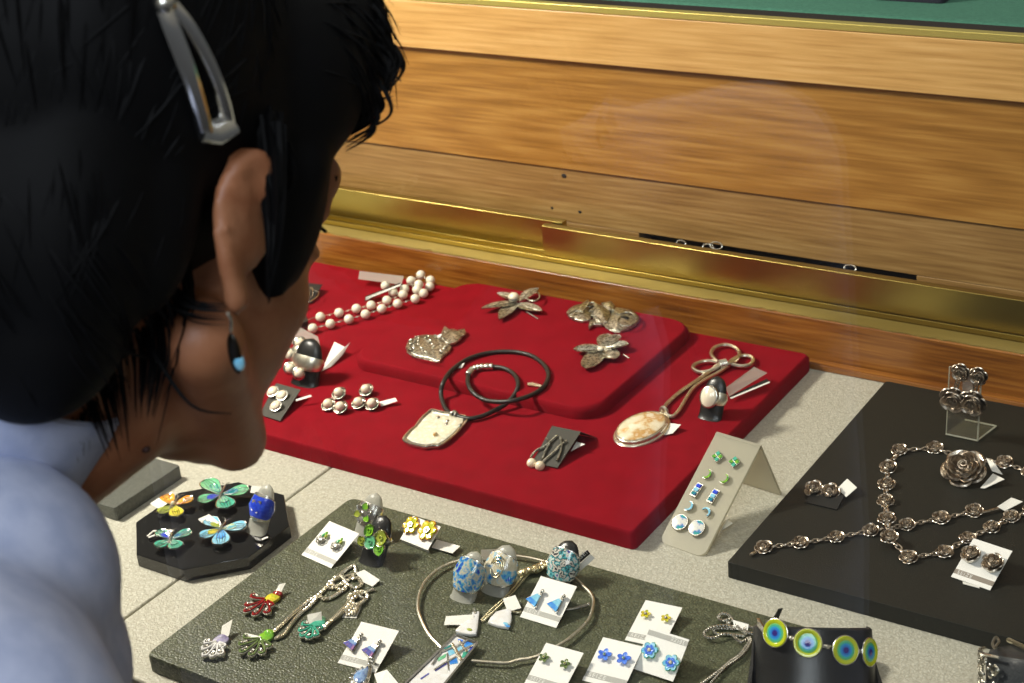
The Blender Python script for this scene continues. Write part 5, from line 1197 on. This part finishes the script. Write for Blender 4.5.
for i in range(14):
    a = 2*PI*i/9 if i < 9 else 2*PI*i/5; rr = .0040 if i < 9 else .0018
    child_at('granule', GR, None, e2, ROOT[e2.name] @ V((1.3*rr*math.cos(a), rr*math.sin(a), .0030)), None, .8)

# ---------------------------------------------------------------- shopper outside the window
def blob(name, shapes, vox, sm, m, parent=None, T=None):
    """closed limbs and masses fused into one continuous skin"""
    mb = MB()
    for s_ in shapes:
        if s_[0] == 'e':
            c, r = V(s_[1]), s_[2]; R_ = s_[3] if len(s_) > 3 else Matrix.Identity(4)
            mb.ell((0, 0, 0), r, Matrix.Translation(c) @ R_, 24, 16)
        else:
            p0, p1, r0, r1 = V(s_[1]), V(s_[2]), s_[3], s_[4]; n_ = max(3, int((p1-p0).length/(min(r0, r1)*.5)))
            n_ = min(n_, 14); P = []; R2 = []
            ax = (p1-p0).normalized()
            for i in range(7): a = PI/2*i/6; P.append(p0-ax*r0*math.cos(a)); R2.append(max(.0004, r0*math.sin(a)))
            for i in range(1, n_): P.append(p0+(p1-p0)*i/n_); R2.append(r0+(r1-r0)*i/n_)
            for i in range(7): a = PI/2*i/6; P.append(p1+ax*r1*math.sin(a)); R2.append(max(.0004, r1*math.cos(a)))
            mb.tube(P, R2, 16)
    if T is not None: mb.v = [T @ p for p in mb.v]
    o = mb.build(name, M[m], None)
    md = o.modifiers.new('r', 'REMESH'); md.mode = 'VOXEL'; md.voxel_size = vox
    md = o.modifiers.new('s', 'SMOOTH'); md.factor = .5; md.iterations = sm
    me = bpy.data.meshes.new_from_object(o.evaluated_get(bpy.context.evaluated_depsgraph_get())); me.name = name
    COL.objects.unlink(o); bpy.data.objects.remove(o)
    me.materials.clear(); me.materials.append(M[m])
    if parent is not None: me.transform(ROOT[parent.name].inverted())
    return link(name, me, m, parent, True, 180)
def vec(r, d, f): return RT*r+DN*d+FW*f
hf = vec(.55, .02, .835).normalized(); hu = vec(.31, -.93, .20); hu = (hu-hf*hu.dot(hf)).normalized(); hr = hf.cross(hu)
EAR = rdf((240-512)/FPX*.585, (232-341.5)/FPX*.585, .585)
hc = EAR-hr*.083+hf*.010
TH = Matrix(((hr.x, hf.x, hu.x, hc.x), (hr.y, hf.y, hu.y, hc.y), (hr.z, hf.z, hu.z, hc.z), (0, 0, 0, 1)))
h_ = lambda x, y, z: TH @ V((x, y, z))
# body key points
Rr = lambda *a: Matrix.Rotation(a[0], 4, a[1])
nb = rdf((-110-512)/FPX*.64, (492-341.5)/FPX*.64, .64)                       # base of the neck
sr = V((.873, -.487, 0)); bf = V((.487, .873, 0))                            # her right, and the way the chest faces
shR = rdf((-36-512)/FPX*.5, (765-341.5)/FPX*.5, .5); shL = nb-sr*.155+V((0, 0, -.050))
ch = nb+V((0, 0, -.170))-bf*.085; wa = ch+V((0, 0, -.20))-bf*.10; hp = wa+V((0, 0, -.14))-bf*.05
hipR, hipL = hp+sr*.085, hp-sr*.085
knR, knL = hipR+V((0, 0, -.42))+bf*.03, hipL+V((0, 0, -.42))+bf*.03
anR, anL = knR+V((0, 0, -.40))-bf*.02, knL+V((0, 0, -.40))-bf*.02
elR, elL = shR+V((0, 0, -.27))+sr*.03-bf*.03, shL+V((0, 0, -.27))-sr*.03-bf*.03
wrR, wrL = elR+V((0, 0, -.20))+bf*.10, elL+V((0, 0, -.20))+bf*.10
Th3 = TH.to_3x3().to_4x4()
skin = [('e', h_(0, -.012, .045), (.074, .097, .083), TH.to_3x3().to_4x4()), ('e', h_(0, .040, -.020), (.060, .055, .082), TH.to_3x3().to_4x4()),
    ('e', h_(0, .070, -.090), (.022, .019, .019)), ('c', h_(.056, .004, -.045), h_(.018, .072, -.094), .018, .015), ('c', h_(-.056, .004, -.045), h_(-.018, .072, -.094), .018, .015),
    ('c', h_(0, .02, -.05), h_(0, .055, -.075), .045, .032), ('e', h_(.036, .055, -.026), (.023, .021, .026)), ('e', h_(-.036, .055, -.026), (.023, .021, .026)), ('e', h_(.031, .078, .011), (.017, .0135, .0095), Th3), ('e', h_(-.031, .078, .011), (.017, .0135, .0095), Th3), ('e', h_(.031, .078, -.007), (.016, .0115, .006), Th3), ('e', h_(-.031, .078, -.007), (.016, .0115, .006), Th3),
    ('c', h_(-.038, .078, .026), h_(.038, .078, .026), .013, .013), ('c', h_(0, .088, .012), h_(0, .108, -.028), .0065, .0095), ('e', h_(.010, .098, -.030), (.007, .007, .006)), ('e', h_(-.010, .098, -.030), (.007, .007, .006)),
    ('c', h_(-.016, .090, -.056), h_(.016, .090, -.056), .006, .006), ('c', h_(-.012, .089, -.065), h_(.012, .089, -.065), .006, .006),
    ('c', h_(0, -.030, -.020), nb, .054, .060), ('c', h_(0, .01, -.075), nb+bf*.02, .036, .05), ('c', nb, ch, .065, .10), ('c', nb+V((0, 0, -.02)), shR, .045, .046), ('c', nb+V((0, 0, -.02)), shL, .045, .046),
    ('c', ch, wa, .115, .10), ('c', wa, hp, .105, .12), ('c', shR, elR, .043, .035), ('c', elR, wrR, .034, .024), ('c', shL, elL, .043, .035), ('c', elL, wrL, .034, .024),
    ('c', hipR, knR, .075, .05), ('c', hipL, knL, .075, .05), ('c', knR, anR, .05, .034), ('c', knL, anL, .05, .034),
    ('c', anR+V((0, 0, -.03)), anR+V((0, 0, -.06))+bf*.14, .034, .028), ('c', anL+V((0, 0, -.03)), anL+V((0, 0, -.06))+bf*.14, .034, .028)]
# ears: flap, rim and lobe
for s_ in (1, -1):
    tilt = Matrix.Rotation(-.18*s_, 4, 'Z')
    eo = V((s_*.077, -.002, .002)); El = lambda y, z, x=0: h_(*(eo+(tilt @ V((s_*x, y*.72+.003, z*.90-.001)))))
    rim = [(-.004+.0, -.026), (-.012, -.016), (-.018, 0), (-.019, .014), (-.013, .027), (-.002, .032), (.008, .028), (.011, .018)]
    for a, b in zip(rim[:-1], rim[1:]): skin.append(('c', El(a[0]-.008, a[1], .007), El(b[0]-.008, b[1], .007), .0040, .0040))
    skin += [('c', El(-.012, -.016, .004), El(-.015, .018, .004), .0045, .006), ('c', El(.0, -.012, .0), El(-.004, .018, .001), .006, .007), ('e', El(-.008, -.029, .005), (.0060, .0060, .0075)), ('c', El(0, -.006, 0), El(-.012, .002, .004), .006, .005), ('c', El(.004, -.008, 0), El(-.002, .02, -.004), .006, .006)]
# hands with fingers
for wr, s_ in ((wrR, 1), (wrL, -1)):
    dn = (V((0, 0, -1))*.8+bf*.5).normalized(); inn = (sr*(-s_)); fw = dn.cross(inn).normalized()
    if fw.dot(bf) < 0: fw = -fw
    pm = wr+dn*.055
    skin.append(('c', wr, wr+dn*.035, .024, .026))
    for i, (o_, ln) in enumerate(((.026, .070), (.009, .080), (-.008, .074), (-.024, .058))):
        kn = wr+dn*.085+fw*o_; skin += [('c', wr+dn*.03+fw*o_*.7, kn, .013, .0095), ('c', kn, kn+dn*ln*.5+inn*.010, .0090, .0080), ('c', kn+dn*ln*.5+inn*.010, kn+dn*ln*.95+inn*.030, .0080, .0065)]
    th = wr+dn*.030+fw*.024; skin += [('c', th, th+dn*.030+fw*.026+inn*.008, .013, .010), ('c', th+dn*.030+fw*.026+inn*.008, th+dn*.060+fw*.032+inn*.016, .010, .008)]
per = blob('person', skin, .0036, 5, 'skin')
tag(per, 'person with short black hair and a pale blue shirt leaning to look into the display', 'person')
# eyes, lips, mole
for s_ in (1, -1):
    ey = MB().ell(h_(s_*.031, .0775, .002), .0115, nu=20, nv=14).build('eye', M['eye_white'], per)
    MB().ell(h_(s_*.031, .0848, .000), (.0052, .0052, .0052), nu=14, nv=10).build('iris', M['iris'], ey)
    MB().tube(spl([h_(s_*.015, .088, .006), h_(s_*.030, .0900, .006), h_(s_*.044, .084, .003)], 6), .0009, 6).build('eyelash', M['hair'], per)
    MB().tube(spl([h_(s_*.012, .092, .026), h_(s_*.030, .092, .032), h_(s_*.050, .078, .026)], 6), [.0025]*12+[.0015], 6).build('eyebrow', M['hair'], per)
MB().tube(spl([h_(-.020, .091, -.060), h_(0, .0985, -.058), h_(.020, .091, -.060)], 6), [.002]+[.0042]*11+[.002], 8).build('lips', M['lip'], per)
# hair: one mass plus loose locks
Th3 = TH.to_3x3().to_4x4()
hs = [('e', h_(0, -.022, .054), (.083, .104, .094), Th3), ('e', h_(0, -.062, -.004), (.074, .056, .072), Th3), ('e', h_(.030, -.058, -.034), (.042, .034, .048), Th3), ('e', h_(-.030, -.058, -.034), (.042, .034, .048), Th3), ('e', h_(.068, -.038, .004), (.013, .018, .040), Th3), ('e', h_(-.066, -.040, .004), (.015, .022, .036), Th3), ('e', h_(.064, .034, .020), (.012, .022, .046), Th3), ('e', h_(-.064, .034, .020), (.012, .022, .046), Th3),
    ('e', h_(.056, .036, .064), (.026, .038, .040), Th3), ('e', h_(-.056, .036, .064), (.026, .038, .040), Th3), ('c', h_(.068, .036, .030), h_(.067, .030, -.022), .012, .006), ('c', h_(-.068, .036, .030), h_(-.067, .030, -.022), .012, .006),
    ('e', h_(.005, .062, .086), (.064, .048, .042), Th3), ('e', h_(.024, .084, .080), (.038, .027, .031), Th3), ('e', h_(-.030, .090, .080), (.036, .028, .032), Th3),
    ('e', h_(.054, -.036, .066), (.034, .056, .062), Th3), ('e', h_(.046, -.060, .0), (.034, .036, .060), Th3)]
hair = blob('hair', hs, .004, 6, 'hair', per)
hv = [v.co.copy() for v in hair.data.vertices]; hn = [v.normal.copy() for v in hair.data.vertices]
rnd = random.Random(2); mb = MB(); inv = ROOT[per.name]
def lock(P, r): 
    n_ = len(P); mb.tube(P, [r*(1-.92*(i/(n_-1))**1.5) for i in range(n_)], 4)
for i in range(2600):
    k_ = rnd.randrange(len(hv)); p, n_ = hv[k_], hn[k_]; q = TH.inverted() @ p
    fl = V((q.x*.6, q.y+.03, -.02-max(0, -q.y)*.6)) if q.z > .0 else V((q.x*.2, .12 if q.x > 0 else -.02, -.11))
    if q.y < -.02 and q.z > 0: fl = V((q.x*.4, -.02, -.08))
    fl = (TH.to_3x3() @ (fl+V((rnd.gauss(0, .02), rnd.gauss(0, .02), rnd.gauss(0, .02))))).normalized(); fl = (fl-n_*fl.dot(n_)).normalized()
    if (q.x > .045 and abs(q.y+.002) < .036 and q.z < .050) or (q.y > .012 and q.z < .062) or q.z < -.05: continue
    L_ = rnd.uniform(.02, .042); P = []
    for j in range(5): a = j/4; P.append(p-n_*.0015+fl*(L_*a)+n_*(L_*(.05*a-.55*a*a*L_/.09)+.0010*math.sin(a*3)))
    lock(P, rnd.uniform(.0006, .0012))
def px(u, v, f): return rdf((u-512)/FPX*f, (v-341.5)/FPX*f, f)
# loose ends over the forehead, at the nape and below the ear
for (pts, r, n_, sp) in (([(330, 20, .66), (370, 40, .665), (392, 62, .665), (388, 84, .66)], .0022, 26, 12), ([(330, 60, .66), (362, 92, .66), (372, 112, .66), (345, 132, .655)], .0022, 26, 12), ([(340, -10, .66), (368, 10, .66), (385, 30, .66)], .002, 18, 12),
        ([(120, 230, .60), (160, 285, .595), (190, 308, .592), (226, 312, .588)], .0011, 12, 8), ([(110, 290, .605), (150, 350, .60), (190, 405, .598), (232, 414, .598)], .0007, 3, 3), ([(70, 290, .605), (92, 365, .603), (112, 425, .603)], .0009, 60, 26), ([(140, 290, .603), (152, 345, .60), (146, 400, .60)], .0008, 44, 18), ([(165, 255, .60), (180, 290, .60), (176, 330, .60)], .0009, 30, 14),
        ([(20, 330, .60), (40, 380, .602), (48, 420, .605)], .0009, 40, 22), ([(60, 320, .604), (72, 385, .604), (80, 432, .604)], .0008, 40, 20), ([(268, 118, .592), (274, 185, .590), (274, 240, .589), (268, 294, .592)], .0013, 40, 8), ([(280, 140, .60), (292, 170, .605), (286, 200, .607)], .0010, 12, 4)):
    for j in range(n_):
        dx, dy = rnd.gauss(0, sp), rnd.gauss(0, sp*.7)
        lock([inv.inverted() @ p for p in spl([px(u+dx*(1-.3*i), v+dy, f+rnd.gauss(0, .002)) for i, (u, v, f) in enumerate(pts)], 5)], r*rnd.uniform(.7, 1.2))
mb.build('hair_locks', M['hair'], hair, local=True)
bv = BVHTree.FromObject(per, bpy.context.evaluated_depsgraph_get()); bh = BVHTree.FromObject(hair, bpy.context.evaluated_depsgraph_get())
def hit(b, u, v, off=.001):
    d = ray(u, v).normalized(); h = b.ray_cast(CP, d)
    return (h[0]-d*off) if h[0] is not None else None
hm = hit(bv, 146, 449, .0)
if hm is not None: MB().ell(hm, (.0020, .0020, .0016), nu=10, nv=6).build('mole', M['mole'], per)
# shirt: same limbs, a little larger, ending at the collar, cuffs and hem
nk = (h_(0, -.030, -.020)-nb).normalized()
sh = [('c', nb+nk*.030, nb+V((0, 0, -.02)), .060, .070), ('c', nb+V((0, 0, -.028)), ch, .078, .108), ('c', nb+V((0, 0, -.035)), shR, .054, .056), ('c', nb+V((0, 0, -.035)), shL, .054, .056), ('c', ch, wa, .124, .112), ('c', wa, hp, .116, .130), ('c', shR, elR, .056, .046), ('c', elR, wrR-(wrR-elR)*.12, .046, .036), ('c', shL, elL, .056, .046), ('c', elL, wrL-(wrL-elL)*.12, .046, .036),
    ('e', rdf((-28-512)/FPX*.58, (588-341.5)/FPX*.58, .58), (.055, .055, .05)), ('e', (nb+shR)/2+V((0, 0, -.035)), (.07, .07, .05)), ('e', (nb+shL)/2+V((0, 0, -.035)), (.07, .07, .05))]
shirt = blob('shirt', sh, .006, 6, 'shirt', per)
TN = Matrix.Translation(nb+nk*.072) @ nk.to_track_quat('Z', 'Y').to_matrix().to_4x4()
MB().lathe([(.064, -.030), (.0635, .0), (.062, .012), (.060, .013), (.0585, .011), (.058, -.030)], TN, 40).build('collar', M['shirt'], shirt)
blob('trousers', [('c', hp+V((0, 0, -.03)), hp, .128, .126), ('c', hipR, knR, .086, .066), ('c', hipL, knL, .086, .066), ('c', knR, anR, .066, .052), ('c', knL, anL, .066, .052)], .008, 5, 'trouser', per)
# snap clip in the hair
cpt = lambda u, v, o_=.003: (hit(bh, u, v, o_) or px(u, v, .565))
clp = thing('hair_clip', 'silver snap hair clip in the black hair above the ear', 'hair clip', cpt(195, 80))
A1 = spl([cpt(163, 4), cpt(172, 30, .004), cpt(187, 70, .004), cpt(199, 110, .004), cpt(206, 138)], 6); A2 = spl([cpt(168, 2), cpt(188, 26, .004), cpt(208, 62, .004), cpt(222, 98, .004), cpt(229, 128)], 6)
MB().tube(A1, .0032, 10, flat=.7, up=-FW).build('outer_arm', M['chrome'], clp); MB().tube(A2, .0026, 8, flat=.4, up=-FW).build('inner_arm', M['chrome'], clp)
MB().tube([cpt(203, 128, .004), cpt(216, 131, .005), cpt(230, 122, .004)], .0052, 8, flat=.35, up=-FW).build('clasp', M['chrome'], clp)
MB().ell(cpt(165, 4, .003), (.0042, .0042, .0042), nu=12, nv=8).build('hinge', M['silver'], clp)
# dangling earring
lb = px(229, 322, .577); ear = thing('dangle_earring', 'small dark and turquoise drop earring hanging from the ear of the shopper', 'earring', lb)
dz = V((0, 0, -1))
MB().tube(spl([lb+V((0, 0, .004)), lb+V((.0012, 0, .001)), lb+dz*.004], 5), .0006, 6).build('hook', M['pewter'], ear)
MB().ell((0, 0, 0), (.0032, .0016, .0085), Matrix.Translation(lb+dz*.013), 14, 10).build('drop', M['dark_inlay'], ear)
MB().ell((0, 0, 0), (.0024, .0020, .0036), Matrix.Translation(lb+dz*.0165+RT*.0012-FW*.0006), 12, 8).build('turquoise_bead', M['en_aqua'], ear)
for nm, p in (('nose', h_(0, .118, -.028)), ('fringe', h_(.03, .146, .082)), ('shL', shL), ('shR', shR), ('nb', nb)): print('CHK', nm, [round(x, 3) for x in p])

# ---------------------------------------------------------------- light
def area(name, loc, tgt, size, power, col, size_y=None):
    l = bpy.data.lights.new(name, 'AREA'); l.energy = power; l.color = col; l.size = size
    if size_y: l.shape = 'RECTANGLE'; l.size_y = size_y
    o = bpy.data.objects.new(name, l); COL.objects.link(o); o.location = loc
    o.rotation_euler = (V(tgt)-V(loc)).to_track_quat('-Z', 'Y').to_euler(); return o
area('case_lamp', (-1.28, .60, .80), (-.60, .80, 0), .16, 20, (1, .94, .83))
area('case_lamp', (-.45, 1.0, 1.6), (-.60, .95, .1), .30, 1.6, (1, .92, .80))
area('street_daylight', (.25, -1.2, 1.9), (-.5, .3, .25), 1.3, 42, (.80, .89, 1.0))
w = bpy.data.worlds.new('World'); sc.world = w; w.use_nodes = True; wt = w.node_tree
bg = wt.nodes['Background']; tcw = N(wt, 'ShaderNodeTexCoord'); sxw = N(wt, 'ShaderNodeSeparateXYZ'); wt.links.new(tcw.outputs['Generated'], sxw.inputs[0])
rw = ramp(wt, [(0, (70, 68, 66)), (.5, (120, 122, 124)), (.72, (190, 184, 168)), (1, (255, 250, 238))])
mw = N(wt, 'ShaderNodeMath', operation='MULTIPLY_ADD'); mw.inputs[1].default_value = .5; mw.inputs[2].default_value = .5; wt.links.new(sxw.outputs[2], mw.inputs[0]); wt.links.new(mw.outputs[0], rw.inputs[0])
wt.links.new(rw.outputs[0], bg.inputs[0]); bg.inputs[1].default_value = .44
sc.view_settings.view_transform = 'Standard'; sc.view_settings.look = 'None'; sc.view_settings.gamma = 1; sc.view_settings.use_curve_mapping = False
sc.view_settings.exposure = 0.0
sc.cycles.max_bounces = 8; sc.cycles.transparent_max_bounces = 24; sc.cycles.caustics_reflective = False; sc.cycles.caustics_refractive = False
